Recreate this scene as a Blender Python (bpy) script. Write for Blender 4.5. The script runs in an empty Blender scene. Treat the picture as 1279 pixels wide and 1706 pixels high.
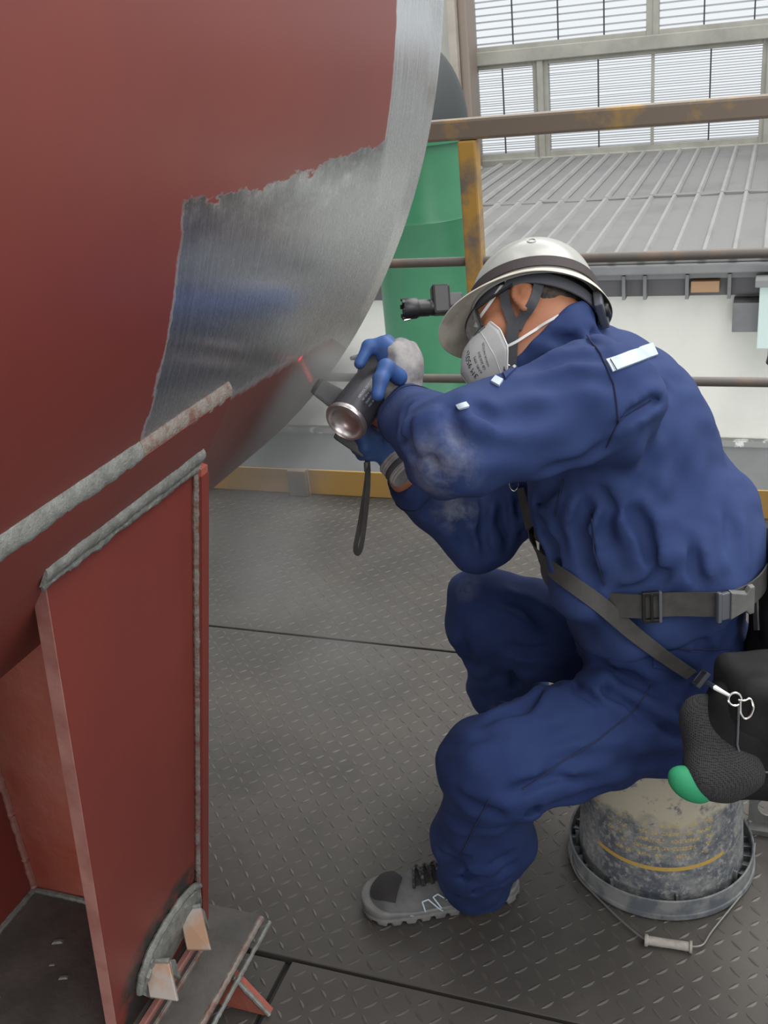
import bpy, bmesh, math, random
import numpy as np
from mathutils import Matrix, Vector
random.seed(4); rng = np.random.default_rng(4)
SC = bpy.context.scene; COL = SC.collection
PI = math.pi
A = lambda *v: np.array(v, dtype=np.float64)

# ------------------------------------------------------------------ camera
FPX = 1700.0; CX, CY = 639.5, 853.0; EYE = A(0, 0, 1.45)
_p, _r = math.radians(24.4), math.radians(6.1)
_u = A(-math.cos(_p)*math.sin(_r), math.cos(_p)*math.cos(_r), -math.sin(_p))
_v = A(-4000-CX, CY-577, FPX); _v -= _u*(_v@_u); _v /= np.linalg.norm(_v)
CM = np.array([-_v, np.cross(_u, _v), _u])          # world = CM @ camera(x right, y up, z forward)
cam = bpy.data.objects.new('camera', bpy.data.cameras.new('camera')); COL.objects.link(cam)
cam.data.sensor_fit = 'VERTICAL'; cam.data.sensor_height = 36; cam.data.lens = FPX/1706*36
cam.data.clip_start = 0.05; cam.data.clip_end = 200
_m = Matrix.Identity(4)
for i in range(3):
    _m[i][0] = CM[i, 0]; _m[i][1] = CM[i, 1]; _m[i][2] = -CM[i, 2]; _m[i][3] = EYE[i]
cam.matrix_world = _m; SC.camera = cam

# ------------------------------------------------------------------ light
w = bpy.data.worlds.new('overcast'); SC.world = w; w.use_nodes = True
w.node_tree.nodes['Background'].inputs[0].default_value = (0.93, 0.97, 1.0, 1)
w.node_tree.nodes['Background'].inputs[1].default_value = 0.95
def area(name, loc, target, size, power, col=(1, 1, 1)):
    l = bpy.data.lights.new(name, 'AREA'); l.shape = 'RECTANGLE'; l.size, l.size_y = size; l.energy = power; l.color = col
    o = bpy.data.objects.new(name, l); COL.objects.link(o); o.location = loc
    o.rotation_euler = (Vector(target)-Vector(loc)).to_track_quat('-Z', 'Y').to_euler(); return o
area('hall_skylight', (1.6, 3.2, 5.5), (-0.2, 1.6, 0.5), (5, 3), 250, (1.0, 0.98, 0.95))
area('added_shed_light', (-0.5, 9.6, 6.5), (-1.0, 8.6, 0), (9, 3), 300, (1.0, 1.0, 0.98))  # added light over the shed, brightens its roof and wall
area('added_reflection_light', (-1.2, 4.0, -1.9), (-1.2, 7.6, -2.6), (5, 0.4), 85, (0.97, 0.99, 1.0))  # added light hidden below the platform, brightens what the bare steel reflects
area('added_web_light', (-1.6, -1.9, 0.30), (-1.1, 1.05, 0.38), (0.5, 0.3), 14, (1.0, 0.97, 0.93))  # added unseen light under the vessel, brightens the saddle web
area('added_soft_fill', (2.8, -1.8, 4.2), (-0.2, 1.5, 0.7), (3, 3), 110, (1.0, 0.98, 0.96))  # unseen fill added behind the camera to soften the shading
SC.view_settings.view_transform = 'Standard'; SC.view_settings.look = 'None'
SC.view_settings.gamma = 1; SC.view_settings.use_curve_mapping = False
SC.view_settings.exposure = 0.0

# ------------------------------------------------------------------ picture helpers (a pixel and a known plane give a point in the hall)
def ray(px, py): return CM @ A((px-CX)/FPX, -(py-CY)/FPX, 1.0)
def atY(px, py, Y): q = ray(px, py); return EYE+q*(Y/q[1])
def atZ(px, py, z): q = ray(px, py); return EYE+q*((z-EYE[2])/q[2])
def atX(px, py, x): q = ray(px, py); return EYE+q*(x/q[0])
def nrm(v): return v/max(np.linalg.norm(v), 1e-9)

# ------------------------------------------------------------------ materials
class NT:
    def __init__(s, name):
        s.m = bpy.data.materials.new(name); s.m.use_nodes = True; s.t = s.m.node_tree
        s.b = s.t.nodes['Principled BSDF']; s.out = s.t.nodes['Material Output']
    def n(s, typ, **kw):
        d = s.t.nodes.new(typ)
        for k, v in kw.items(): setattr(d, k, v)
        return d
    def put(s, sock, v):
        if hasattr(v, 'is_output') or isinstance(v, bpy.types.NodeSocket): s.t.links.new(v, sock)
        elif isinstance(v, (tuple, list)) and len(v) == 3 and sock.type == 'RGBA': sock.default_value = (*v, 1)
        else: sock.default_value = v
    def math(s, op, a, b=None, c=None, clamp=False):
        d = s.n('ShaderNodeMath', operation=op); d.use_clamp = clamp
        for i, v in enumerate((a, b, c)):
            if v is not None: s.put(d.inputs[i], v)
        return d.outputs[0]
    def mix(s, f, a, b):
        d = s.n('ShaderNodeMix', data_type='RGBA'); s.put(d.inputs[0], f); s.put(d.inputs[6], a); s.put(d.inputs[7], b); return d.outputs[2]
    def noise(s, vec, scale, detail=3, rough=.55):
        d = s.n('ShaderNodeTexNoise'); d.inputs['Scale'].default_value = scale; d.inputs['Detail'].default_value = detail
        d.inputs['Roughness'].default_value = rough
        if vec is not None: s.t.links.new(vec, d.inputs['Vector'])
        return d.outputs['Fac']
    def coord(s): return s.n('ShaderNodeTexCoord').outputs['Object']
    def pos(s): return s.n('ShaderNodeNewGeometry').outputs['Position']
    def xyz(s, vec):
        d = s.n('ShaderNodeSeparateXYZ'); s.t.links.new(vec, d.inputs[0]); return d.outputs
    def comb(s, x, y, z):
        d = s.n('ShaderNodeCombineXYZ'); s.put(d.inputs[0], x); s.put(d.inputs[1], y); s.put(d.inputs[2], z); return d.outputs[0]
    def step(s, v, lo, hi, a=0., b=1.):
        d = s.n('ShaderNodeMapRange'); d.clamp = True; s.put(d.inputs[0], v)
        s.put(d.inputs[1], lo); s.put(d.inputs[2], hi); s.put(d.inputs[3], a); s.put(d.inputs[4], b); return d.outputs[0]
    def bump(s, h, strength=.3, dist=.002):
        d = s.n('ShaderNodeBump'); d.inputs['Strength'].default_value = strength; d.inputs['Distance'].default_value = dist
        s.t.links.new(h, d.inputs['Height']); s.t.links.new(d.outputs[0], s.b.inputs['Normal'])
    def set(s, **kw):
        for k, v in kw.items(): s.put(s.b.inputs[k.replace('_', ' ')], v)
        return s
def M(name, col, rough=.5, metal=0., col2=None, vs=6., lo=.4, hi=.65, bump=0., bs=80., bd=.001, spec=.5, stains=()):
    t = NT(name); v = t.coord(); c = tuple(col)
    if col2: c = t.mix(t.step(t.noise(v, vs, 5, .62), lo, hi), c, tuple(col2))
    for (cen, r, sc, st) in stains:
        p = t.pos(); d = t.n('ShaderNodeVectorMath', operation='DISTANCE'); t.t.links.new(p, d.inputs[0]); d.inputs[1].default_value = tuple(cen)
        f = t.step(d.outputs['Value'], r, r*.25); f = t.math('MULTIPLY', f, t.step(t.noise(v, 22, 5, .7), .38, .72)); f = t.math('MULTIPLY', f, st)
        c = t.mix(f, c, tuple(sc))
    t.set(Base_Color=c, Roughness=rough, Metallic=metal, Specular_IOR_Level=spec)
    if bump: t.bump(t.noise(v, bs, 4, .6), bump, bd)
    return t.m
MT = {}
MT['steel_dark'] = M('dark_steel', (.055, .052, .05), .55, .3, (.09, .082, .075), 9, bump=.3, bs=160)
MT['floor'] = M('tread_plate_steel', (.072, .066, .060), .55, .25, (.105, .096, .086), 3.5, .35, .7, bump=.25, bs=220, bd=.0006, spec=.4)
MT['tread'] = M('tread_lozenge_steel', (.088, .081, .073), .45, .3, (.125, .114, .10), 5, .35, .7, spec=.4)
MT['yellow'] = M('worn_yellow_paint', (.48, .27, .06), .5, 0, (.19, .15, .12), 9, .42, .62, bump=.2)
MT['toe_yellow'] = M('toe_board_paint', (.46, .27, .075), .5, 0, (.36, .22, .09), 5, .45, .7, bump=.15)
MT['rail_brown'] = M('worn_rail_paint', (.22, .17, .13), .5, .1, (.40, .25, .09), 7, .52, .66, bump=.2)
MT['rail_grey'] = M('grey_rail', (.16, .14, .125), .5, .2, (.24, .17, .12), 6, .5, .66)
MT['green'] = M('green_paint', (.030, .165, .078), .38, 0, (.045, .20, .10), 2.5, .4, .7, bump=.05, bs=20)
MT['dome'] = M('dark_grey_cap', (.045, .05, .05), .6)
MT['roof'] = M('roof_sheet', (.27, .265, .257), .55, .1, (.20, .195, .19), 1.3, .5, .75, bump=.2, bs=8, bd=.01)
MT['roof_rib'] = M('roof_rib_metal', (.38, .375, .36), .5, .1, (.28, .27, .26), 2., .5, .8)
MT['wall'] = M('white_wall', (.66, .65, .595), .8, 0, (.55, .545, .50), 1.2, .5, .75, bump=.1, bs=30)
MT['wall_grey'] = M('grey_wall', (.20, .205, .20), .8, 0, (.25, .25, .245), 2, .4, .7)
MT['wall_chip'] = M('chipped_ledge', (.25, .25, .24), .8, 0, (.62, .62, .6), 6, .55, .6)
MT['eave'] = M('eave_grey', (.20, .20, .20), .6, .1, (.14, .135, .14), 1.5)
MT['eave_dark'] = M('dark_eave_steel', (.10, .095, .10), .6, .1)  # darker grey than the gutter and fascia
MT['win_frame'] = M('window_frame_paint', (.42, .41, .36), .5, 0, (.33, .32, .28), 3)
MT['slat'] = M('aluminium_slat', (.38, .39, .40), .4, .3)
MT['cable'] = M('dark_cord', (.05, .05, .06), .6)
MT['pillar'] = M('cream_pillar', (.48, .43, .37), .7, 0, (.38, .33, .28), 3)
MT['pipe'] = M('brown_pipe', (.30, .24, .20), .55)
MT['box'] = M('pale_teal_enamel', (.50, .60, .57), .45)
MT['ground'] = M('hall_concrete', (.22, .22, .215), .85, 0, (.17, .17, .165), .8)
MT['weld'] = M('grey_weld', (.27, .275, .255), .55, .3, (.17, .17, .155), 60, .35, .7, bump=.8, bs=260, bd=.002)
MT['weld_brown'] = M('paint_stained_weld', (.26, .23, .20), .55, .25, (.20, .10, .08), 40, .45, .65, bump=.8, bs=260, bd=.002)
def red(name, c1, c2, **k): return M(name, c1, .42, 0, c2, 4, .35, .7, bump=.12, bs=60, **k)
MT['red'] = red('oxide_red_paint', (.205, .040, .030), (.175, .036, .029))
MT['red_bright'] = M('fresh_red_primer', (.34, .075, .045), .5, 0, (.40, .15, .115), 5, .4, .75, bump=.5, bs=55, bd=.004)
MT['red_edge'] = M('scuffed_red_edge', (.36, .17, .145), .5, 0, (.24, .08, .065), 14, .4, .7, bump=.3)
MT['rust'] = M('heat_tinted_steel', (.38, .34, .31), .5, .3, (.42, .25, .16), 14, .45, .6)
MT['base'] = M('grimy_base_plate', (.085, .08, .075), .6, .2, (.13, .12, .11), 12, .4, .7, bump=.5, bs=60, bd=.003)
MT['black'] = M('black_plastic', (.014, .014, .015), .38)
MT['black_soft'] = M('black_nylon', (.007, .007, .0075), .75, 0, (.014, .014, .0145), 12, bump=.3, bs=300, spec=.25)
MT['webbing'] = M('grey_black_webbing', (.045, .043, .040), .75, 0, (.075, .072, .066), 18, bump=.5, bs=500, bd=.0006)
MT['webbing_dark'] = M('charcoal_webbing', (.04, .042, .048), .75, 0, (.06, .062, .07), 25, bump=.5, bs=500, bd=.0006)
MT['helmet'] = M('helmet_shell_grey', (.40, .40, .37), .25, 0, (.36, .36, .335), 5)
MT['helmet_in'] = M('helmet_dirty_cream', (.62, .58, .48), .45, 0, (.36, .31, .25), 16, .5, .75)
MT['band'] = M('brown_elastic_band', (.045, .034, .035), .75, bump=.4, bs=400)
MT['harness'] = M('grey_harness_plastic', (.10, .105, .12), .5)
MT['skin'] = M('warm_skin', (.40, .165, .085), .5, 0, (.34, .13, .068), 9, .4, .7, bump=.15, bs=160, bd=.0008)
MT['hair'] = M('short_dark_hair', (.03, .023, .018), .7, 0, (.09, .065, .05), 60, bump=.8, bs=260, bd=.003)
MT['mask'] = M('white_mask_fabric', (.60, .60, .58), .8, 0, (.52, .52, .50), 8, bump=.2, bs=200)
MT['white_strap'] = M('white_elastic', (.66, .66, .64), .8)
MT['print'] = M('dark_print', (.05, .05, .055), .7)
MT['print_light'] = M('pale_print', (.42, .43, .52), .7)
MT['reflect'] = M('reflective_tape', (.50, .58, .64), .4, 0, (.44, .52, .58), 30)
MT['glove_blue'] = M('blue_coated_glove', (.030, .085, .26), .55, 0, (.05, .06, .10), 30, .5, .7, bump=.4, bs=150, bd=.001)
MT['glove_grey'] = M('soiled_white_glove', (.34, .32, .31), .8, 0, (.16, .15, .16), 25, .42, .7, bump=.5, bs=250, bd=.001)
MT['can'] = M('black_lacquered_can', (.045, .042, .048), .35, .2)
MT['can_metal'] = M('bare_can_metal', (.50, .44, .43), .28, .85)
MT['grey_plastic'] = M('grey_plastic', (.09, .09, .095), .45)
MT['red_plastic'] = M('orange_red_plastic', (.42, .09, .05), .45)
MT['shoe'] = M('grey_suede', (.085, .085, .085), .7, 0, (.13, .13, .128), 25, bump=.3, bs=200)
MT['shoe_black'] = M('black_mesh', (.022, .020, .022), .75, bump=.4, bs=400)
MT['sole'] = M('grey_rubber_sole', (.13, .128, .125), .6, 0, (.20, .196, .19), 18, bump=.2)
MT['lace'] = M('black_lace', (.02, .02, .02), .8, 0, (.13, .13, .12), 120, .5, .6)
MT['metal'] = M('bright_metal', (.6, .58, .54), .25, 1.)
MT['wire'] = M('bail_wire', (.26, .25, .23), .4, .6)
MT['grip'] = M('pale_grip_plastic', (.40, .37, .33), .55, 0, (.28, .25, .22), 30)
MT['green_cloth'] = M('green_fabric', (.02, .27, .12), .7, bump=.3, bs=300)
MT['bracket'] = M('grey_slotted_steel', (.17, .17, .165), .6, .3, (.12, .115, .11), 20)
MT['orange'] = M('tan_plastic', (.36, .21, .11), .6)

# ------------------------------------------------------------------ objects
def tag(o, label=None, cat=None, group=None, kind=None):
    if label: o['label'] = label
    if cat: o['category'] = cat
    if group: o['group'] = group
    if kind: o['kind'] = kind
    return o
def empty(name, loc, label, cat, group=None):
    o = bpy.data.objects.new(name, None); COL.objects.link(o); o.location = loc; o.empty_display_size = .05
    return tag(o, label, cat, group)
def link(name, me, mat, parent=None, smooth=False):
    me.name = name
    o = bpy.data.objects.new(name, me); COL.objects.link(o)
    for m in (mat if isinstance(mat, (list, tuple)) else [mat]): me.materials.append(m)
    if smooth: me.polygons.foreach_set('use_smooth', [True]*len(me.polygons))
    if parent:
        o.parent = parent
        if parent.type == 'EMPTY': o.matrix_parent_inverse = Matrix.Translation(-Vector(parent.location))
    return o
class MB:
    def __init__(s): s.v = []; s.f = []
    def add(s, vs, fs):
        k = len(s.v); s.v += [tuple(map(float, q)) for q in vs]; s.f += [tuple(i+k for i in f) for f in fs]; return s
    def box(s, lo, hi, X=None, o=None):
        lo, hi = np.minimum(lo, hi), np.maximum(lo, hi)
        c = [A(x, y, z) for x in (lo[0], hi[0]) for y in (lo[1], hi[1]) for z in (lo[2], hi[2])]
        if X is not None: c = [o+X@q for q in c]
        return s.add(c, [(0, 1, 3, 2), (4, 6, 7, 5), (0, 4, 5, 1), (2, 3, 7, 6), (0, 2, 6, 4), (1, 5, 7, 3)])
    def hexa(s, b, t):         # bottom loop and top loop of 4+
        n = len(b); return s.add(list(b)+list(t), [tuple(range(n))[::-1], tuple(range(n, 2*n))]+[(i, (i+1) % n, n+(i+1) % n, n+i) for i in range(n)])
    def tube(s, pts, r, n=10, cap=True, closed=False, flat=None):
        pts = [A(*p) for p in pts]; m = len(pts); rr = r if hasattr(r, '__len__') else [r]*m
        vs = []; up = None
        for i, p in enumerate(pts):
            a = pts[(i-1) % m] if (i or closed) else p; b = pts[(i+1) % m] if (i < m-1 or closed) else p
            t = nrm(b-a)
            if up is None:
                up = A(0, 0, 1) if abs(t[2]) < .9 else A(1, 0, 0)
            x = nrm(np.cross(t, up)); up = nrm(np.cross(x, t))
            for k in range(n):
                a_ = 2*PI*k/n; vs.append(p+rr[i]*(math.cos(a_)*x+math.sin(a_)*up))
        fs = []
        for i in range(m if closed else m-1):
            j = (i+1) % m
            for k in range(n): fs.append((i*n+k, i*n+(k+1) % n, j*n+(k+1) % n, j*n+k))
        if cap and not closed: fs += [tuple(range(n))[::-1], tuple(range((m-1)*n, m*n))]
        return s.add(vs, fs)
    def lathe(s, prof, n=48, c=A(0, 0, 0), axis=None, a0=0, a1=2*PI):
        X = np.eye(3) if axis is None else frame(axis)
        full = abs(a1-a0-2*PI) < 1e-6; na = n if full else n+1
        vs = [c+X@A(r*math.cos(a0+(a1-a0)*k/n), r*math.sin(a0+(a1-a0)*k/n), z) for r, z in prof for k in range(na)]
        fs = []
        for i in range(len(prof)-1):
            for k in range(n):
                k2 = (k+1) % na; fs.append((i*na+k, i*na+k2, (i+1)*na+k2, (i+1)*na+k))
        return s.add(vs, fs)
    def ribbon(s, pts, nor, wid, th):       # flat strap with thickness
        pts = [A(*p) for p in pts]; m = len(pts); vs = []
        ww = wid if hasattr(wid, '__len__') else [wid]*m
        for i, p in enumerate(pts):
            t = nrm(pts[min(i+1, m-1)]-pts[max(i-1, 0)]); N = nrm(nor[i]-t*(nor[i]@t)); b = np.cross(t, N)
            for sb, sn in ((-1, 0), (1, 0), (1, 1), (-1, 1)): vs.append(p+b*sb*ww[i]/2+N*sn*th)
        fs = [(0, 1, 2, 3), tuple(4*(m-1)+q for q in (3, 2, 1, 0))]
        for i in range(m-1):
            for k in range(4): fs.append((4*i+k, 4*i+4+k, 4*i+4+(k+1) % 4, 4*i+(k+1) % 4))
        return s.add(vs, fs)
    def build(s, name, mat, parent=None, smooth=False, bevel=0, seg=2):
        me = bpy.data.meshes.new(name); me.from_pydata(s.v, [], s.f)
        bm = bmesh.new(); bm.from_mesh(me); bmesh.ops.recalc_face_normals(bm, faces=bm.faces)
        if bevel:
            es = [e for e in bm.edges if len(e.link_faces) == 2 and e.calc_face_angle(0) > .5]
            bmesh.ops.bevel(bm, geom=es, offset=bevel, segments=seg, profile=.6, affect='EDGES', clamp_overlap=True)
        bm.to_mesh(me); bm.free()
        o = link(name, me, mat, parent)
        if smooth:
            me.polygons.foreach_set('use_smooth', [True]*len(me.polygons)); me.set_sharp_from_angle(angle=math.radians(40))
        return o
def frame(z, up=A(0, 0, 1)):
    z = nrm(z); up = up if abs(z@up) < .95 else A(1, 0, 0); x = nrm(np.cross(up, z)); return np.column_stack([x, np.cross(z, x), z])

# ------------------------------------------------------------------ implicit surfaces
def cone(p, a, b, ra, rb):
    ab = b-a; t = np.clip(((p-a)@ab)/max(ab@ab, 1e-9), 0, 1)
    return np.linalg.norm(p-a-t[:, None]*ab, axis=1)-(ra+(rb-ra)*t)
def ell(p, c, r, X=None):
    q = p-c
    if X is not None: q = q@X
    k0 = np.linalg.norm(q/r, axis=1); k1 = np.linalg.norm(q/(r*r), axis=1)+1e-9
    return k0*(k0-1)/k1
def rbox(p, c, hs, rad, X=None):
    q = p-c
    if X is not None: q = q@X
    q = np.abs(q)-(hs-rad)
    return np.linalg.norm(np.maximum(q, 0), axis=1)+np.minimum(q.max(1), 0)-rad
def smin(a, b, k):
    h = np.clip(.5+.5*(b-a)/k, 0, 1); return b*(1-h)+a*h-k*h*(1-h)
def smax(a, b, k): return -smin(-a, -b, k)
def surface_nets(fn, lo, hi, h, slack=1.7):
    lo = A(*lo); hi = A(*hi); B = 8
    nb = np.ceil((hi-lo)/(h*B)).astype(int); n = nb*B
    bc = np.stack(np.meshgrid(*[np.arange(k) for k in nb], indexing='ij'), -1).reshape(-1, 3)
    d = fn(lo+(bc*B+B/2-.5)*h)
    D = np.repeat(np.repeat(np.repeat(np.clip(d, -1, 1).reshape(nb), B, 0), B, 1), B, 2).astype(np.float32)
    act = bc[np.abs(d) < B*h*.87*slack]
    loc = np.stack(np.meshgrid(*[np.arange(B)]*3, indexing='ij'), -1).reshape(-1, 3)
    for i in range(0, len(act), 400):
        ix = (act[i:i+400, None, :]*B+loc[None]).reshape(-1, 3)
        D[ix[:, 0], ix[:, 1], ix[:, 2]] = fn(lo+ix*h)
    S = D < 0
    cs = np.zeros(n-1, np.int8)
    offs = [(x, y, z) for x in (0, 1) for y in (0, 1) for z in (0, 1)]
    sl = lambda o: tuple(slice(o[k], n[k]-1+o[k]) for k in range(3))
    for o in offs: cs += S[sl(o)]
    ids = np.argwhere((cs > 0) & (cs < 8)); vid = -np.ones(n-1, np.int64); vid[tuple(ids.T)] = np.arange(len(ids))
    acc = np.zeros((len(ids), 3)); cnt = np.zeros(len(ids))
    for o in offs:
        for ax in range(3):
            if o[ax]: continue
            o2 = list(o); o2[ax] = 1
            a = D[tuple((ids+o).T)].astype(float); b = D[tuple((ids+o2).T)].astype(float)
            m = (a < 0) != (b < 0); t = np.where(m, a/np.where(m, a-b, 1), 0)
            p = np.tile(A(*o), (len(ids), 1)); p[:, ax] = t; acc += p*m[:, None]; cnt += m
    V = lo+(ids+acc/cnt[:, None])*h
    F = []
    for ax in range(3):
        b, c = (ax+1) % 3, (ax+2) % 3
        s1 = [slice(1, n[k]-1) for k in range(3)]; s1[ax] = slice(0, n[ax]-1); s2 = list(s1); s2[ax] = slice(1, n[ax])
        a_, b_ = S[tuple(s1)], S[tuple(s2)]
        e = np.argwhere(a_ != b_)
        if not len(e): continue
        flip = a_[tuple(e.T)]
        base = e.copy(); base[:, b] += 1; base[:, c] += 1
        def g(db, dc):
            q = base.copy(); q[:, b] += db; q[:, c] += dc; return vid[tuple(q.T)]
        q = np.stack([g(-1, -1), g(0, -1), g(0, 0), g(-1, 0)], 1)
        q = np.where(flip[:, None], q, q[:, ::-1]); F.append(q)
    F = np.concatenate(F); return V, F[(F >= 0).all(1)]
def sdf_obj(name, fn, lo, hi, h, mat, parent=None, relax=1):
    V, F = surface_nets(fn, lo, hi, h)
    for _ in range(relax):
        s = np.zeros_like(V); c = np.zeros(len(V))
        for k in range(4):
            np.add.at(s, F[:, k], V[F[:, (k+1) % 4]]); np.add.at(c, F[:, k], 1)
            np.add.at(s, F[:, k], V[F[:, (k+3) % 4]]); np.add.at(c, F[:, k], 1)
        V = V*.5+.5*s/c[:, None]
    me = bpy.data.meshes.new(name)
    me.vertices.add(len(V)); me.vertices.foreach_set('co', V.astype(np.float32).ravel())
    me.loops.add(len(F)*4); me.loops.foreach_set('vertex_index', F.astype(np.int32).ravel())
    me.polygons.add(len(F)); me.polygons.foreach_set('loop_start', np.arange(0, len(F)*4, 4, dtype=np.int32))
    me.update(calc_edges=True); me.validate()
    return link(name, me, mat, parent, True)
def grad(fn, p, e=.004):
    P = np.array([p+e*d for d in np.vstack([np.eye(3), -np.eye(3)])]); d = fn(P); return nrm(d[:3]-d[3:])
def trace(fn, px, py, t0=.9, t1=2.6, fall=1.5):
    q = nrm(ray(px, py)); t = t0
    for _ in range(120):
        d = fn((EYE+q*t)[None])[0]
        if d < .0006: return EYE+q*t
        t += d*.6
        if t > t1: break
    return atY(px, py, fall)
def path(fn, pts, n=8):                # resample a pixel polyline and lay it on a surface
    pts = [A(*p) for p in pts]; out = []
    for a, b in zip(pts[:-1], pts[1:]):
        for k in range(n): out.append(a+(b-a)*k/n)
    out.append(pts[-1]); return out
def trace_many(fn, pts, t0=.9, t1=2.6, fall=1.5):
    Q = np.array([nrm(ray(*p)) for p in pts]); t = np.full(len(Q), t0)
    for _ in range(90):
        d = fn(EYE+Q*t[:, None]); t = t+np.where(d < .0005, 0, np.maximum(d*.65, .0003))
        if (d < .0005).all() or (t > t1).all(): break
        t = np.minimum(t, t1+.01)
    return [EYE+q*k if k <= t1 else atY(*p, fall) for q, k, p in zip(Q, t, pts)]
def grad_many(fn, P, e=.004):
    P = np.array(P); O = np.vstack([np.eye(3), -np.eye(3)])*e
    d = fn((P[:, None]+O[None]).reshape(-1, 3)).reshape(-1, 6); g = d[:, :3]-d[:, 3:]
    return list(g/np.maximum(np.linalg.norm(g, axis=1, keepdims=True), 1e-9))
def lay(fn, pts, n=6, off=0.):
    P = trace_many(fn, path(fn, pts, n)); N = grad_many(fn, P)
    return [p+m*off for p, m in zip(P, N)], N
def patch(fn, c, nu=8, nv=4, off=.002, th=.002):    # four pixel corners -> a thin sheet lying on the surface
    c = [A(*q) for q in c]; mb = MB(); top = []; bot = []
    qs = [(c[0]*(1-i/nu)+c[1]*i/nu)*(1-j/nv)+(c[3]*(1-i/nu)+c[2]*i/nu)*j/nv for i in range(nu+1) for j in range(nv+1)]
    P = trace_many(fn, qs); N = grad_many(fn, P)
    top = [p+m*off for p, m in zip(P, N)]; bot = [p+m*(off-th-.001) for p, m in zip(P, N)]
    k = len(top); I = lambda i, j: i*(nv+1)+j; fs = []
    for i in range(nu):
        for j in range(nv):
            fs.append((I(i, j), I(i+1, j), I(i+1, j+1), I(i, j+1))); fs.append(tuple(k+x for x in (I(i, j), I(i, j+1), I(i+1, j+1), I(i+1, j))))
    ring = [I(i, 0) for i in range(nu+1)]+[I(nu, j) for j in range(1, nv+1)]+[I(i, nv) for i in range(nu-1, -1, -1)]+[I(0, j) for j in range(nv-1, 0, -1)]
    for a, b in zip(ring, ring[1:]+ring[:1]): fs.append((a, b, k+b, k+a))
    return mb.add(top+bot, fs)

# ================================================================== SETTING
# floor of chequered plates: real gaps between plates, raised lozenges on each
floor = tag(MB().box(A(-6, -4, -.16), A(4, 3.12, -.02)).build('floor', MT['steel_dark']), kind='structure')
def lozenge_field(x0, x1, y0, y1, z):
    pitch = .0285; mb = MB(); L, W, Hh = .0135, .0034, .0013
    nx, ny = int((x1-x0)/pitch), int((y1-y0)/pitch)
    for i in range(nx):
        for j in range(ny):
            x = x0+(i+.5)*pitch; y = y0+(j+.5)*pitch
            q = y/max(abs(x), .3)
            if y < .55 or x > .75+.25*y or x < -1.15-.25*y: continue
            a = PI/4 if (i+j) % 2 else -PI/4
            a += rng.normal(0, .03); ca, sa = math.cos(a), math.sin(a)
            P = lambda u, v, h: (x+u*ca-v*sa, y+u*sa+v*ca, z+h)
            mb.add([P(-L, 0, 0), P(-.3*L, -W, 0), P(.3*L, -W, 0), P(L, 0, 0), P(.3*L, W, 0), P(-.3*L, W, 0), P(-.72*L, 0, Hh*.8), P(.72*L, 0, Hh*.8), P(0, 0, Hh)],
                   [(0, 1, 6), (1, 8, 6), (1, 2, 8), (2, 7, 8), (2, 3, 7), (3, 4, 7), (4, 8, 7), (4, 5, 8), (5, 6, 8), (5, 0, 6)])
    return mb
for x0, x1, y0, y1, z in [(-6, 4, 2.160, 3.10, 0), (-6, 4, 1.142, 2.154, -.001), (-.727, 4, -4, 1.134, .001), (-6, -.741, -4, 1.134, -.004)]:
    p = MB().box(A(x0, y0, z-.018), A(x1, y1, z)).build('floor_plate', MT['floor'], floor, bevel=.0015, seg=1)
    if y0 > -3 or True:
        tag(lozenge_field(max(x0+.01, -2.6), min(x1, 1.5), max(y0+.006, .5), y1-.004, z).build('tread_lozenges', MT['tread'], p), kind='stuff')
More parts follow.
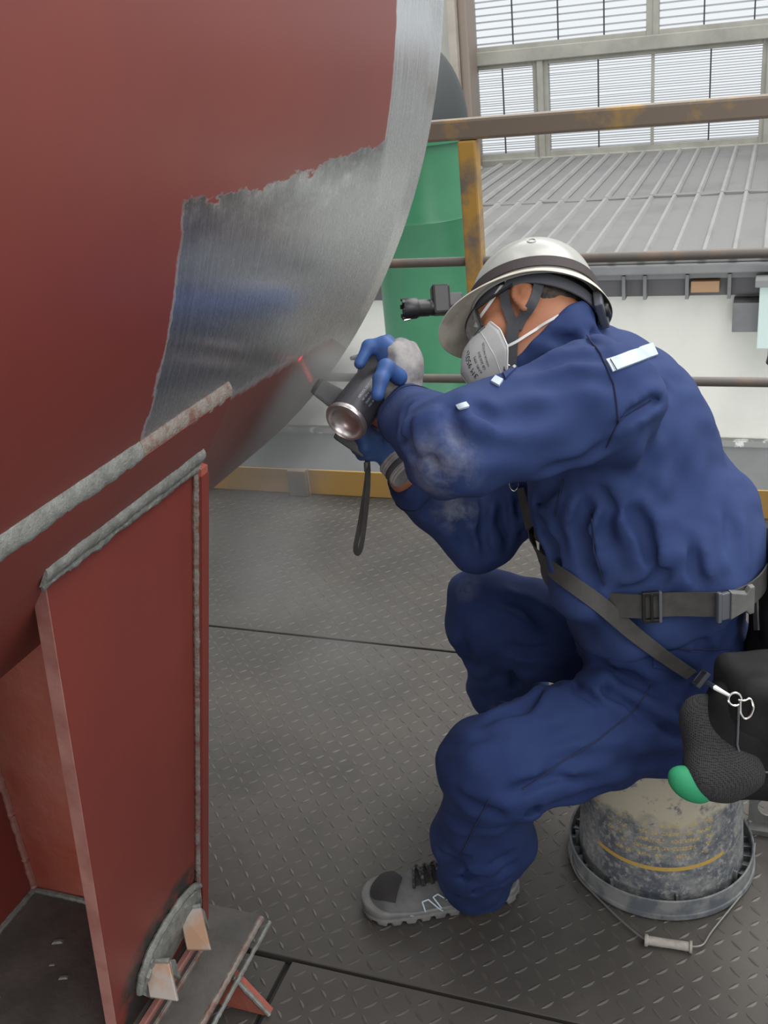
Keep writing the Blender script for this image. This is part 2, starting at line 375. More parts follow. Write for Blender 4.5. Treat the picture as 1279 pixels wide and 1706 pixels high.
# lower hall ground beyond the platform, back window wall
tag(MB().box(A(-16, 3.13, -3.4), A(12, 16, -3.2)).build('floor_lower', MT['ground']), kind='structure')
zs = lambda py, px=1000, Y=13.: atY(px, py, Y)[2]
xs = lambda px, py, Y=13.: atY(px, py, Y)[0]
WY = 13.0
wall_back = MB()
wall_back.box(A(-14, WY, -3.4), A(9, WY+.25, zs(262)-.06))
wall_back.box(A(-14, WY, -3.4), A(xs(768, 120), WY+.25, 8)); wall_back.box(A(6.4, WY, -3.4), A(9, WY+.25, 8)); wall_back.box(A(-14, WY, 4.6), A(9, WY+.25, 8))
tag(wall_back.build('wall_back', MT['wall']), kind='structure')
z_sill, z_tr0, z_tr1 = zs(256), zs(88), zs(70)
xl = xs(787, 180); xm0, xm1 = xs(893, 180), xs(909, 180); xr = xs(1276, 180)
def window(name, x0, x1, z0, z1, nsl, cables, mull=()):
    f = .07; Y0 = WY+.02; mb = MB()
    mb.box(A(x0, Y0, z0), A(x0+f, Y0+.1, z1)).box(A(x1-f, Y0, z0), A(x1, Y0+.1, z1)).box(A(x0+f, Y0, z0), A(x1-f, Y0+.1, z0+f)).box(A(x0+f, Y0, z1-f), A(x1-f, Y0+.1, z1))
    w_ = tag(mb.build(name, MT['win_frame'], bevel=.006, seg=1), kind='structure')
    me = None; H = z1-z0-2*f; st = H/nsl
    for k in range(nsl):
        zc = z0+f+(k+.5)*st
        if me is None:
            o = MB().hexa([(x0+f, Y0+.03, -st*.16), (x1-f, Y0+.03, -st*.16), (x1-f, Y0+.035, -st*.12), (x0+f, Y0+.035, -st*.12)],
                          [(x0+f, Y0+.07, st*.05), (x1-f, Y0+.07, st*.05), (x1-f, Y0+.075, st*.09), (x0+f, Y0+.075, st*.09)]).build('slat', MT['slat'], w_); me = o.data
        else:
            o = bpy.data.objects.new('slat', me); COL.objects.link(o); o.parent = w_
        o.location = (0, 0, zc); o.rotation_euler = (0, rng.normal(0, .0012), 0)
    for c in cables: MB().box(A(c-.008, Y0+.012, z0+f), A(c+.008, Y0+.026, z1-f)).build('lift_cord', MT['cable'], w_)
    for c in mull: MB().box(A(c-.018, Y0+.0, z0+f), A(c+.018, Y0+.028, z1-f)).build('mullion', MT['win_frame'], w_)
    return w_
window('window_1', xl, xm0+.035, z_sill, z_tr0, 34, [xs(838, 180)])
window('window_2', xm1-.035, xr, z_sill, z_tr0, 34, [xs(996, 180), xs(1181, 180)], [xs(1086, 180)])
window('window_3', xl, xs(1086, 60), z_tr1, 4.6, 42, [xs(852, 40), xs(928, 40), xs(1005, 40)])
window('window_4', xs(1086, 60), xs(1086, 60)+4.4, z_tr1, 4.6, 42, [xs(1172, 40), xs(1256, 40), xs(1340, 40)])
window('window_5', xr+.12, xr+3.2, z_sill, z_tr0, 34, [xr+1.0, xr+2.1])
tr = MB()
tr.box(A(xl-.1, WY-.05, z_tr0-.02), A(7, WY+.1, z_tr1+.02)).box(A(xm0+.02, WY-.03, z_sill), A(xm1-.02, WY+.1, z_tr0)).box(A(xl-.1, WY-.05, z_sill-.10), A(7, WY+.15, z_sill+.01)).box(A(xr-.02, WY-.03, z_sill), A(xr+.14, WY+.1, z_tr0))
tag(tr.build('trim_1', MT['win_frame'], bevel=.01, seg=1), kind='structure')
pl = tag(MB().box(A(xs(752, 100, 12.6), 12.5, -3.2), A(xs(766, 100, 12.6), 12.9, 8)).build('trim_2', MT['pillar'], bevel=.02), kind='structure')
pl2 = tag(MB().box(A(xs(770, 100, 12.7), 12.6, -3.2), A(xs(786, 100, 12.7), 12.95, 8)).build('trim_3', MT['pipe'], bevel=.03), kind='structure')

# ------------------------------------------------------------------ low shed beyond the platform
shed = empty('shed', (-1.5, 7.7, -3.2), 'low white shed with ribbed grey sheet metal roof beyond the railing', 'building')
EZ = -.10; SL = .0225; rz = lambda Y: EZ+SL*(Y-7.45)
c1 = atY(898, 264, 12.9); c2x = -4.6
roofpoly = [(-8, 7.45), (5, 7.45), (5, 12.9), (c1[0], 12.9), (c1[0]-1.6, 11.7), (-8, 11.7)]
MB().hexa([(x, y, rz(y)-.02) for x, y in roofpoly], [(x, y, rz(y)) for x, y in roofpoly]).build('roof_sheet', MT['roof'], shed)
def far_edge(x):
    if x > c1[0]: return 12.9
    if x > c1[0]-1.6: return 12.9-1.2*(c1[0]-x)/1.6
    return 11.7
rib_me = {}
for k in range(44):
    x = -6.2+k*.205
    y1 = far_edge(x)-.05
    # a rib is a pressed ridge with an open lap where the sheets meet
    mb = MB()
    for ya, yb, dz in ((7.43, 9.95, 0), (9.9, y1, .006)):
        if yb-ya < .1: continue
        s = lambda y, w_, h: (x+w_, y, rz(y)+h+dz)
        mb.hexa([s(ya, -.028, 0), s(ya, .028, 0), s(ya, .012, .028), s(ya, -.012, .028)], [s(yb, -.028, 0), s(yb, .028, 0), s(yb, .012, .028), s(yb, -.012, .028)])
    mb.build('roof_rib', MT['roof_rib'], shed)
lap = MB()
for k in range(44):
    x = -6.2+k*.205; h0, h1 = .004+.012*abs(rng.normal()), .004+.012*abs(rng.normal())
    lap.hexa([(x, 9.90, rz(9.9)+.001), (x+.205, 9.90, rz(9.9)+.001), (x+.205, 10.1, rz(10.1)), (x, 10.1, rz(10.1))], [(x, 9.90, rz(9.9)+h0), (x+.205, 9.90, rz(9.9)+h1), (x+.205, 10.1, rz(10.1)+.004), (x, 10.1, rz(10.1)+.004)])
lap.build('roof_lap', MT['roof'], shed)
MB().box(A(-8, 7.40, -.19), A(5, 7.62, -.125)).build('eave_gutter', MT['eave'], shed, bevel=.01)
zb = atY(1050, 462, 7.6)[2]; zt = atY(1050, 490, 7.6)[2]
MB().box(A(-8, 7.52, zb), A(5, 7.7, -.125)).build('eave_fascia', MT['eave'], shed)
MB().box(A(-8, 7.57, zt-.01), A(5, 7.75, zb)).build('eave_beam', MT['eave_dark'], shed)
for px in (1040, 1075, 1145, 1215):
    x = atY(px, 476, 7.55)[0]; MB().box(A(x-.012, 7.50, zt-.02), A(x+.012, 7.6, zb+.03)).build('eave_bracket', MT['eave'], shed)
a, b = atY(1151, 468, 7.5), atY(1198, 486, 7.5)
MB().box(A(a[0], 7.48, b[2]), A(b[0], 7.58, a[2])).build('junction_box', MT['orange'], shed, bevel=.006)
zl = atY(1200, 730, 7.65)[2]
MB().box(A(-8, 7.66, zl), A(5, 7.9, zt)).build('wall_panel', MT['wall'], shed)
MB().box(A(-8, 7.60, zl-.05), A(5, 7.9, zl)).build('wall_ledge', MT['wall_chip'], shed, bevel=.006)
MB().box(A(-8, 7.63, -3.2), A(5, 7.9, zl-.05)).build('wall_plinth', MT['wall_grey'], shed)
# electrical box on the shed wall at the right
a, b = atY(1264, 466, 7.5), atY(1330, 568, 7.5)
eb = empty('electrical_box', (a[0], 7.6, b[2]), 'pale teal electrical box mounted on the white shed wall under the eave', 'box')
MB().box(A(a[0]+.01, 7.30, b[2]), A(b[0], 7.46, a[2])).build('box_body', MT['box'], eb, bevel=.008)
MB().box(A(a[0]-.02, 7.26, a[2]), A(b[0]+.03, 7.46, a[2]+.05)).build('rain_hood', MT['wall_grey'], eb, bevel=.006)
for dx in (.12, .24):
    q = a[0]+dx; MB().tube([(q, 7.38, b[2]+.0), (q, 7.38, b[2]-.07), (q-.01, 7.40, b[2]-.13)], .035, 12).build('cable_gland', MT['black'], eb, True)
MB().box(A(atY(1222, 500, 7.6)[0], 7.465, atY(1222, 545, 7.6)[2]), A(b[0], 7.655, atY(1222, 497, 7.6)[2])).build('mounting_board', MT['eave'], eb, bevel=.005)

# ------------------------------------------------------------------ green silo behind the railing
gx, gy, gr = -1.735, 5.26, .262
silo = empty('green_silo', (gx, gy, -3.2), 'tall green painted steel cylinder with dark domed top behind the railing', 'silo')
pts = [(gr, -3.2)]
for z in (-1.5, -.2, .62): pts += [(gr, z-.012), (gr+.006, z), (gr, z+.012)]
pts += [(gr, 1.02)]
MB().lathe(pts, 64, A(gx, gy, 0)).build('cylinder_shell', MT['green'], silo, True)
dz = 1.02; MB().lathe([(gr+.012, dz-.02), (gr+.012, dz+.01), (gr-.002, dz+.03)]+[(gr*math.cos(t), dz+.03+.42*math.sin(t)) for t in np.linspace(.05, PI/2, 12)], 64, A(gx, gy, 0)).build('domed_cap', MT['dome'], silo, True)
MB().lathe([(gr+.013, dz-.03), (gr+.02, dz-.03), (gr+.02, dz-.01), (gr+.013, dz-.01), (gr+.013, dz-.03)], 64, A(gx, gy, 0)).build('cap_ring', MT['green'], silo, True)

# ------------------------------------------------------------------ platform railing
RY = 3.045
rl = empty('safety_railing', (-.85, RY, 0), 'worn yellow and brown steel railing with toe board along the platform edge', 'railing')
MB().box(A(-1.02, RY-.028, 1.182), A(3.6, RY+.028, 1.240)).build('top_rail', MT['rail_brown'], rl, bevel=.008)
MB().box(A(-1.9, RY-.028, 1.1815), A(-1.02, RY+.028, 1.2395)).build('top_rail', MT['rail_brown'], rl, bevel=.008)
for z in (.829, .454): MB().tube([(-3.2, RY, z), (3.6, RY, z)], .0145, 12).build('mid_rail', MT['rail_grey'], rl, True)
for x in (-.851, .62, 2.1): MB().box(A(x-.027, RY-.027, 0), A(x+.027, RY+.027, 1.181)).build('post', MT['yellow'], rl, bevel=.006)
MB().box(A(-2.3, RY-.027, 0), A(-2.246, RY+.027, 1.181)).build('post', MT['yellow'], rl, bevel=.006)
MB().box(A(-1.53, RY+.03, 0), A(3.6, RY+.038, .095)).build('toe_board', MT['toe_yellow'], rl, bevel=.002)
MB().box(A(-3.2, RY+.03, 0), A(-1.534, RY+.038, .093)).build('toe_board', MT['toe_yellow'], rl, bevel=.002)
MB().box(A(-1.60, RY-.0, .0), A(-1.53, RY+.03, .10)).build('toe_bracket', MT['rail_grey'], rl, bevel=.004)

# ================================================================== PRESSURE VESSEL on its saddle
YE = 1.76; VX, VZ, VR = -1.621, 1.633, 1.1187
def shell_mat():
    t = NT('vessel_shell'); x, y, z = t.xyz(t.pos())
    th = t.math('MULTIPLY', t.math('ARCTAN2', t.math('SUBTRACT', z, VZ), t.math('SUBTRACT', x, VX)), 180/PI)
    arc = t.math('MULTIPLY', th, VR*PI/180)                     # metres round the shell
    uv = t.comb(arc, y, 0.)
    n1 = t.math('SUBTRACT', t.noise(t.comb(t.math('MULTIPLY', arc, 3.), y, 3.), 8, 4, .68), .5)
    n2 = t.math('SUBTRACT', t.noise(uv, 45, 3, .6), .5)
    # ground back to bare steel: a band along the rim and a rectangular patch beside it
    top = t.math('ADD', t.math('ADD', -16.2, t.math('MULTIPLY', n1, 4.5)), t.math('MULTIPLY', n2, .5))
    bot = t.math('ADD', -30.6, t.math('MULTIPLY', t.math('SUBTRACT', y, 1.0), -4.6))
    bot = t.math('ADD', bot, t.math('MULTIPLY', n2, 1.5))
    left = t.math('ADD', .905, t.math('MULTIPLY', n2, .02))
    f = t.math('MULTIPLY', t.step(t.math('SUBTRACT', top, th), -.12, .12), t.step(t.math('SUBTRACT', th, bot), -.9, .3))
    f = t.math('MULTIPLY', f, t.step(t.math('SUBTRACT', y, left), -.004, .004))
    band = t.math('ADD', 1.500, t.math('MULTIPLY', t.step(th, -32.5, -38.), .22))
    fb = t.step(t.math('SUBTRACT', y, t.math('ADD', band, t.math('MULTIPLY', n2, .008))), -.003, .003)
    bare = t.math('MAXIMUM', f, fb)
    streak = t.noise(t.comb(t.math('MULTIPLY', arc, 6.), t.math('MULTIPLY', y, 160.), 0.), 1.0, 5, .7)
    cloud = t.noise(uv, 5, 4, .6)
    dark = t.math('MULTIPLY', t.step(t.math('ADD', n1, t.math('MULTIPLY', n2, .6)), -.25, .15), t.math('MULTIPLY', t.step(t.math('ADD', t.math('SUBTRACT', top, th), t.math('MULTIPLY', n2, 5.)), 5.5, .5), t.math('MULTIPLY', t.step(t.math('SUBTRACT', top, th), -.4, .0), t.step(y, 1.515, 1.490))))
    st_col = t.mix(t.step(streak, .3, .75), (.60, .62, .64), (.82, .84, .86))
    st_col = t.mix(t.math('MULTIPLY', dark, .8), st_col, (.14, .145, .145))
    rim = t.step(y, 1.66, 1.70); st_col = t.mix(t.math('MULTIPLY', rim, .7), st_col, (.78, .79, .79))
    mott = t.noise(uv, 3, 5, .6)
    scr = t.noise(t.comb(t.math('ADD', t.math('MULTIPLY', arc, 3.), t.math('MULTIPLY', y, 1.5)), t.math('MULTIPLY', y, 60.), 0.), 1.3, 6, .75)
    rd = t.mix(t.step(mott, .35, .7), (.205, .040, .030), (.175, .037, .030))
    rd = t.mix(t.math('MULTIPLY', t.step(scr, .66, .76), .28), rd, (.42, .22, .18))
    t.set(Base_Color=t.mix(bare, rd, st_col), Metallic=t.math('MULTIPLY', bare, .95))
    rough = t.step(streak, .25, .8, .22, .33)
    rough = t.math('ADD', t.math('MULTIPLY', rough, bare), t.math('MULTIPLY', t.math('SUBTRACT', 1., bare), .34))
    t.set(Roughness=rough, Anisotropic=t.math('MULTIPLY', bare, .8), Anisotropic_Rotation=.25)
    tg_ = t.n('ShaderNodeTangent'); tg_.direction_type = 'RADIAL'; tg_.axis = 'Y'; t.t.links.new(tg_.outputs[0], t.b.inputs['Tangent'])
    h = t.math('ADD', t.math('MULTIPLY', streak, t.math('MULTIPLY', bare, .35)), t.math('MULTIPLY', t.math('SUBTRACT', 1., bare), t.math('ADD', .6, t.math('MULTIPLY', t.noise(uv, 90, 4, .6), .35))))
    t.bump(h, .10, .0012)
    return t.m
pv = empty('pressure_vessel', (VX, .9, 0), 'large red oxide painted steel cylinder with bare ground rim on a red saddle', 'pressure vessel')
YS = -1.2
prof = [(VR, y) for y in np.linspace(YS, 1.724, 40)]+[(VR-.002, 1.727), (VR-.003, 1.738), (VR-.012, YE), (VR-.032, YE), (VR-.034, YE-.3), (VR-.034, YS+.1)]
def ring(prof, n, a0=0, a1=2*PI, name='shell', mat=None, par=None, R0=0):
    mb = MB(); na = n+1 if a1-a0 < 6.28 else n
    vs = [A(VX+r*math.cos(a0+(a1-a0)*k/n), y, VZ+r*math.sin(a0+(a1-a0)*k/n)) for r, y in prof for k in range(na)]
    fs = [(i*na+k, i*na+(k+1) % na, (i+1)*na+(k+1) % na, (i+1)*na+k) for i in range(len(prof)-1) for k in range(n)]
    mb.add(vs, fs)
    return mb.build(name, mat, par, True)
ring(prof, 288, mat=shell_mat(), par=pv)
# dished head closing the near end, out of frame
ring([(VR, YS), (VR*.98, YS-.08), (VR*.85, YS-.25), (VR*.6, YS-.38), (VR*.3, YS-.44), (.001, YS-.46)], 96, name='dished_head', mat=MT['red'], par=pv)
d2r = lambda a: a*PI/180
# wear pad under the shell with its horn end and rough welds
PT = -30.5; PB = -149.5; PY0, PY1 = .42, 1.115; pt = .011
mb = MB(); n = 120; vs = []
for k in range(n+1):
    a = d2r(PT+(PB-PT)*k/n)
    for y, r in ((PY0, VR-.002), (PY0, VR+pt), (PY1, VR+pt), (PY1, VR-.002)): vs.append(A(VX+r*math.cos(a), y, VZ+r*math.sin(a)))
fs = [(4*i+k, 4*i+(k+1) % 4, 4*i+4+(k+1) % 4, 4*i+4+k) for i in range(n) for k in range(4)]+[(0, 1, 2, 3), (4*n+3, 4*n+2, 4*n+1, 4*n)]
pad = mb.add(vs, fs).build('wear_pad', MT['red'], pv)
def bead(pts, r, name, par, mat='weld', amp=.25, seed=1):
    g = np.random.default_rng(seed); P = []
    for a, b in zip(pts[:-1], pts[1:]):
        m = max(2, int(np.linalg.norm(b-a)/.0045)); P += [a+(b-a)*i/m for i in range(m)]
    P.append(pts[-1]); rr = [r*(1+amp*g.normal()*.22) for _ in P]; rr = np.clip(rr, r*.6, r*1.5)
    P = [p+g.normal(0, r*amp*.18, 3) for p in P]
    return MB().tube(P, list(rr), 8).build(name, MT[mat], par, True)
cyl = lambda a, y, r=0: A(VX+(VR+r)*math.cos(d2r(a)), y, VZ+(VR+r)*math.sin(d2r(a)))
def rough_strip(fa, fb, out, n, name, par, mat, bulge=.006, amp=.0016, seed=1, m=7):
    # a flat, rough weld face between two edge lines, bulging along OUT
    g = np.random.default_rng(seed); vs = []; wa, wb = 0., 0.
    for i in range(n+1):
        wa = .7*wa+g.normal(0, amp*.9); wb = .7*wb+g.normal(0, amp*.9); a, b = fa(i/n), fb(i/n); d = nrm(b-a); a = a+d*wa; b = b+d*wb
        for k in range(m):
            t = k/(m-1); vs.append(a+(b-a)*t+out*(bulge*math.sin(PI*t)**.6+g.normal(0, amp*.35)*(0 < k < m-1)))
    for i in (0, n): pass
    fs = [(i*m+k, i*m+k+1, (i+1)*m+k+1, (i+1)*m+k) for i in range(n) for k in range(m-1)]
    fs += [tuple(range(m)), tuple(n*m+k for k in range(m))]
    fs += [(i*m, (i+1)*m, (i+1)*m+m-1, i*m+m-1) for i in range(n)]
    return MB().add(vs, fs).build(name, MT[mat], par, True)
en = lambda a: A(math.cos(d2r(a)), 0, math.sin(d2r(a)))
rough_strip(lambda t: cyl(PT+.78, PY1+.002-t*.215, -.001), lambda t: cyl(PT-.18, PY1+.002-t*.215, pt), en(PT), 60, 'weld_bead', pad, 'weld_brown', .003, .0009, 2)
rough_strip(lambda t: cyl(PT+.85, .90-t*(.90-PY0), -.001), lambda t: cyl(PT-.22, .90-t*(.90-PY0), pt), en(PT), 110, 'weld_bead', pad, 'weld', .004, .0005, 3)
# end rib: slopes inward to the base plate, tapering from top to foot
r_t1, r_t0 = A(-.702, 1.084, .985), A(-.706, .766, .985)
r_b1, r_b0 = A(-.872, 1.084, .10), A(-.872, .842, .10)
inn = A(-.018, 0, .0035)
RN = nrm(A(.885, 0, -.170))
rp = lambda px, py, off=0.: (lambda q: EYE+q*(((A(-.872, 0, .10)-EYE)@RN+off)/(q@RN)))(ray(px, py))
MT['red_sooty'] = red('sooty_red_paint', (.205, .040, .030), (.175, .036, .029), stains=[(tuple(rp(x, y)), r, (.030, .029, .026), 3.2) for x, y, r in ((318, 1478, .055), (300, 1500, .06), (282, 1530, .065), (262, 1565, .065), (244, 1600, .07), (230, 1645, .07), (225, 1690, .06))])
rib = MB().hexa([r_b0, r_b1, r_b1+inn, r_b0+inn], [r_t0, r_t1, r_t1+inn, r_t0+inn]).build('saddle_rib', MT['red_sooty'], pv, bevel=.002, seg=1)
# scuffed flame-cut edge on the rib's near end
e_ = A(0, -.0015, 0); MB().hexa([r_b0+e_, r_b0+e_+A(0, .002, 0), r_b0+inn+e_+A(0, .002, 0), r_b0+inn+e_], [r_t0+e_, r_t0+e_+A(0, .002, 0), r_t0+inn+e_+A(0, .002, 0), r_t0+inn+e_]).build('rib_edge', MT['red_edge'], rib)
wn = nrm(en(-35.5)+A(.5, 0, .1))
rough_strip(lambda t: cyl(-34.55, 1.092-t*.338, pt-.001), lambda t: r_t1+(r_t0-r_t1)*t+A(.0035, .008-.024*t, -.014), wn, 80, 'weld_bead', rib, 'weld', .006, .0011, 5)
rough_strip(lambda t: r_t1+(r_t0-r_t1)*t+A(.0035, .006-.020*t, -.012), lambda t: r_t1+(r_t0-r_t1)*t+A(-.001, .004-.014*t, -.024), RN, 80, 'weld_bead', rib, 'weld', .004, .0013, 6, 5)
# web plate across the axis; its sloping edge stands a little proud of the rib
WYY = 1.084
def webx(z): return -.872+(.170)*(z-.10)/.885
mb = MB(); zz = [.10, .985]; top = [cyl(a, WYY, pt) for a in np.linspace(-36.0, -90, 24)]
out = [A(webx(.10)+.010, WYY, .10), A(webx(.97)+.010, WYY, .965)]+top+[A(VX, WYY, .10)]
MB().hexa([q+A(0, .018, 0) for q in out], out).build('web_plate', MT['red_bright'], pv)
bead([A(webx(z)+.004, WYY-.002, z) for z in np.linspace(.96, .14, 12)], .0045, 'weld_bead', rib, 'weld_brown', .35, 8)
MB().hexa([A(webx(.10)+.009, WYY-.001, .10), A(webx(.10)+.0125, WYY-.001, .10), A(webx(.10)+.0125, WYY+.019, .10), A(webx(.10)+.009, WYY+.019, .10)],
          [A(webx(.955)+.009, WYY-.001, .955), A(webx(.955)+.0125, WYY-.001, .955), A(webx(.955)+.0125, WYY+.019, .955), A(webx(.955)+.009, WYY+.019, .955)]).build('web_edge', MT['red'], pv)
# second rib further in
ix = -1.215
MB().hexa([A(ix, .60, .10), A(ix, 1.083, .10), A(ix-.018, 1.083, .10), A(ix-.018, .60, .10)], [A(ix, .60, .60), A(ix, 1.083, .60), A(ix-.018, 1.083, .61), A(ix-.018, .60, .61)]).build('saddle_rib', MT['red'], pv, bevel=.002, seg=1)
bead([A(ix+.003, 1.082, z) for z in np.linspace(.58, .11, 10)], .007, 'weld_bead', pv, 'red_edge', .4, 9)
bead([A(x, 1.080, .104) for x in np.linspace(ix+.01, -.89, 10)], .006, 'weld_bead', pv, 'weld', .3, 10)
bead([A(ix+.003, y, .104) for y in np.linspace(1.08, .75, 10)], .006, 'weld_bead', pv, 'weld', .3, 11)
# base plate with flame-cut edge, flange strip, foot gussets
BX, BY = -.772, 1.135
base = MB().hexa([A(-2.5, .30, .078), A(BX+.012, .30, .078), A(BX, BY, .078), A(-2.5, BY, .078)], [A(-2.5, .30, .10), A(BX+.012, .30, .10), A(BX, BY, .10), A(-2.5, BY, .10)]).build('base_plate', MT['base'], pv, bevel=.002, seg=1)
bead([A(BX+.002, BY-.004, .096), A(BX+.012, .32, .096)], .0055, 'flame_cut_edge', base, 'weld_brown', .35, 12)
bead([A(BX+.010, BY+.006, .078), A(BX+.020, .32, .078)], .004, 'flame_cut_edge', base, 'weld', .35, 13)
MB().box(A(-.858, .45, .10), A(-.846, 1.05, .112)).build('flange_strip', MT['red_edge'], base, bevel=.002, seg=1)
MB().box(A(-.838, .45, .10), A(-.832, 1.04, .107)).build('flange_strip', MT['weld_brown'], base, bevel=.001, seg=1)
for y in (1.02, .62):
    g = MB().hexa([A(-.90, y, .0), A(BX+.055, y, .0), A(BX-.002, y, .077), A(-.90, y, .077)], [A(-.90, y+.016, .0), A(BX+.055, y+.016, .0), A(BX-.002, y+.016, .077), A(-.90, y+.016, .077)]).build('foot_gusset', MT['red_bright'], pv)
    bead([A(BX+.055, y, .004), A(BX, y, .076)], .004, 'weld_bead', g, 'weld', .3, 14)
MB().box(A(-1.5, .35, .0), A(-.90, 1.08, .077)).build('foot_beam', MT['red'], pv)
for y in (.55, .9):
    MB().box(A(-2.4, y, .0), A(-1.5, y+.02, .077)).build('foot_gusset', MT['red'], pv)
# rough slag where the rib corner was burnt away, and two heat-tinted lugs tacked there
sl_o = [(333, 1474), (322, 1478), (300, 1502), (275, 1540), (250, 1585), (236, 1625), (232, 1655)]
sl_i = [(338, 1512), (330, 1520), (316, 1545), (300, 1572), (282, 1606), (268, 1640), (262, 1668)]
n_ = len(sl_o); mb = MB(); g = np.random.default_rng(7); vs = []; m_ = 9; fine = []
for i in range((n_-1)*5+1):
    k, f = min(i//5, n_-2), (i-5*min(i//5, n_-2))/5
    o_ = A(*sl_o[k])*(1-f)+A(*sl_o[k+1])*f; i_ = A(*sl_i[k])*(1-f)+A(*sl_i[k+1])*f
    for j in range(m_):
        q = o_+(i_-o_)*j/(m_-1); vs.append(rp(q[0], q[1], .004+.008*math.sin(PI*j/(m_-1))+.004*g.random()))
rows_ = (n_-1)*5+1
mb.add(vs, [(i*m_+j, i*m_+j+1, (i+1)*m_+j+1, (i+1)*m_+j) for i in range(rows_-1) for j in range(m_-1)])
mb.build('slag_mass', MT['weld'], pv, True)
bead([rp(*q, .006) for q in sl_o], .006, 'burnt_weld_rim', pv, 'weld', .25, 15)
for q4, q5, d_ in (([(297, 1516), (334, 1512), (351, 1583), (311, 1583)], .018, 0), ([(239, 1606), (281, 1605), (296, 1669), (249, 1662)], .018, 1)):
    zt_, zb_ = (.190, .152)
    f4 = [atZ(*q4[0], zt_), atZ(*q4[1], zt_), atZ(*q4[2], zb_), atZ(*q4[3], zb_)]; nn_ = nrm(np.cross(f4[1]-f4[0], f4[3]-f4[0])); nn_ = nn_ if nn_@(EYE-f4[0]) > 0 else -nn_
    lug = MB().hexa([p-nn_*.009 for p in f4], f4).build('bolt_lug', MT['rust'], pv, bevel=.0015, seg=1)
    up_ = nrm(f4[0]-f4[3])
    MB().hexa([f4[0]-nn_*.012-up_*.02, f4[1]-nn_*.012-up_*.02, f4[1]-nn_*.040-A(0, 0, .045), f4[0]-nn_*.040-A(0, 0, .045)], [f4[0]-nn_*.009+up_*.002, f4[1]-nn_*.009+up_*.002, f4[1]-nn_*.036, f4[0]-nn_*.036]).build('lug_leg', MT['weld'], lug, bevel=.0015, seg=1)
    bead([f4[0]-nn_*.006+up_*.003, f4[1]-nn_*.006+up_*.003], .0045, 'weld_bead', lug, 'weld', .25, 20)
for k in range(5):
    x, y = rng.uniform(-1.15, -.95), rng.uniform(.72, 1.03); s = rng.uniform(.003, .008)
    MB().hexa([A(x, y, .1), A(x+s*2.5, y+s, .1), A(x+s*2, y+s*2, .1), A(x, y+s, .1)], [A(x+s*.4, y+s*.3, .1+s*.6), A(x+s*2, y+s, .1+s*.5), A(x+s*1.7, y+s*1.6, .1+s*.5), A(x+s*.3, y+s*.9, .1+s*.6)]).build('slag_crumb', MT['weld'], base)

# ================================================================== PERSON seated on the bucket
BC = A(-.14, 1.555, 0)
# joints
sp0, sp1, sp2, sp3 = atY(1125, 1120, 1.545), atY(1092, 1000, 1.55), atY(1062, 855, 1.555), atY(1018, 728, 1.565)
sp4 = atY(968, 655, 1.575); neck0 = atY(908, 578, 1.580)
shL, elL, wrL = atY(1000, 668, 1.385), atY(752, 745, 1.215), atY(673, 684, 1.36)
shR, elR, wrR = atY(940, 715, 1.735), atY(802, 893, 1.60), atY(676, 796, 1.495)
hipL, knL, anL = atY(1120, 1180, 1.465), atY(822, 1275, 1.205), atY(793, 1476, 1.36)
hipR, knR, anR = atY(1090, 1120, 1.64), atY(815, 1020, 1.64), atY(868, 1235, 1.79)
# head frame: F face forward, U crown, L left ear
camv = lambda x, y, z: CM @ A(x, y, z)
F = nrm(camv(-.92, -.36, .22)); U0 = camv(-.16, .80, .52); U = nrm(U0-F*(U0@F)); Lh = np.cross(U, F); HX = np.column_stack([F, Lh, U])
earp = atY(870, 494, 1.50); HC = earp-HX@A(-.008, .077, -.004)*.88
hl = lambda x, y, z: HC+HX@A(x, y, z)*.88
HS = .88
toh = lambda p: (p-HC)@HX/HS
def head_sdf(p): return HS*head_local(toh(p))
def head_local(q):
    d = ell(q, A(-.012, 0, .035), A(.100, .077, .098))
    d = smin(d, ell(q, A(.028, 0, -.052), A(.062, .060, .066)), .035)
    d = smin(d, ell(q, A(.060, 0, -.095), A(.030, .034, .024)), .03)
    d = smin(d, ell(q, A(.062, 0, .024), A(.030, .055, .016)), .02)
    d = smin(d, cone(q, A(.082, 0, .012), A(.108, 0, -.028), .008, .013), .012)
    for s in (1, -1):
        d = smin(d, ell(q, A(.052, s*.046, -.022), A(.028, .022, .022)), .02)
        d = smax(d, -ell(q, A(.096, s*.033, .004), A(.016, .018, .011)), .012)
        d = smin(d, ell(q, A(.078, s*.032, .003), A(.013, .014, .012)), .004)
        d = smin(d, ell(q, A(.094, 0, -.062), A(.010, .024, .010)), .008)
        # ear: tilted plate with a rolled rim and a bowl
        ec = A(-.010, s*.080, -.002); e = ell(q, ec, A(.021, .009, .034))
        e = smax(e, -ell(q, ec+A(.003, s*.009, .001), A(.012, .008, .021)), .005)
        e = smin(e, ell(q, ec+A(-.001, s*.004, .003), A(.004, .005, .014)), .005)
        e = smin(e, ell(q, ec+A(.006, 0, -.028), A(.009, .006, .010)), .006)
        d = smin(d, e, .006)
    return d
def neck_sdf(p):
    return cone(p, hl(-.035, 0, -.045), neck0+A(.015, 0, -.02), .050, .052)
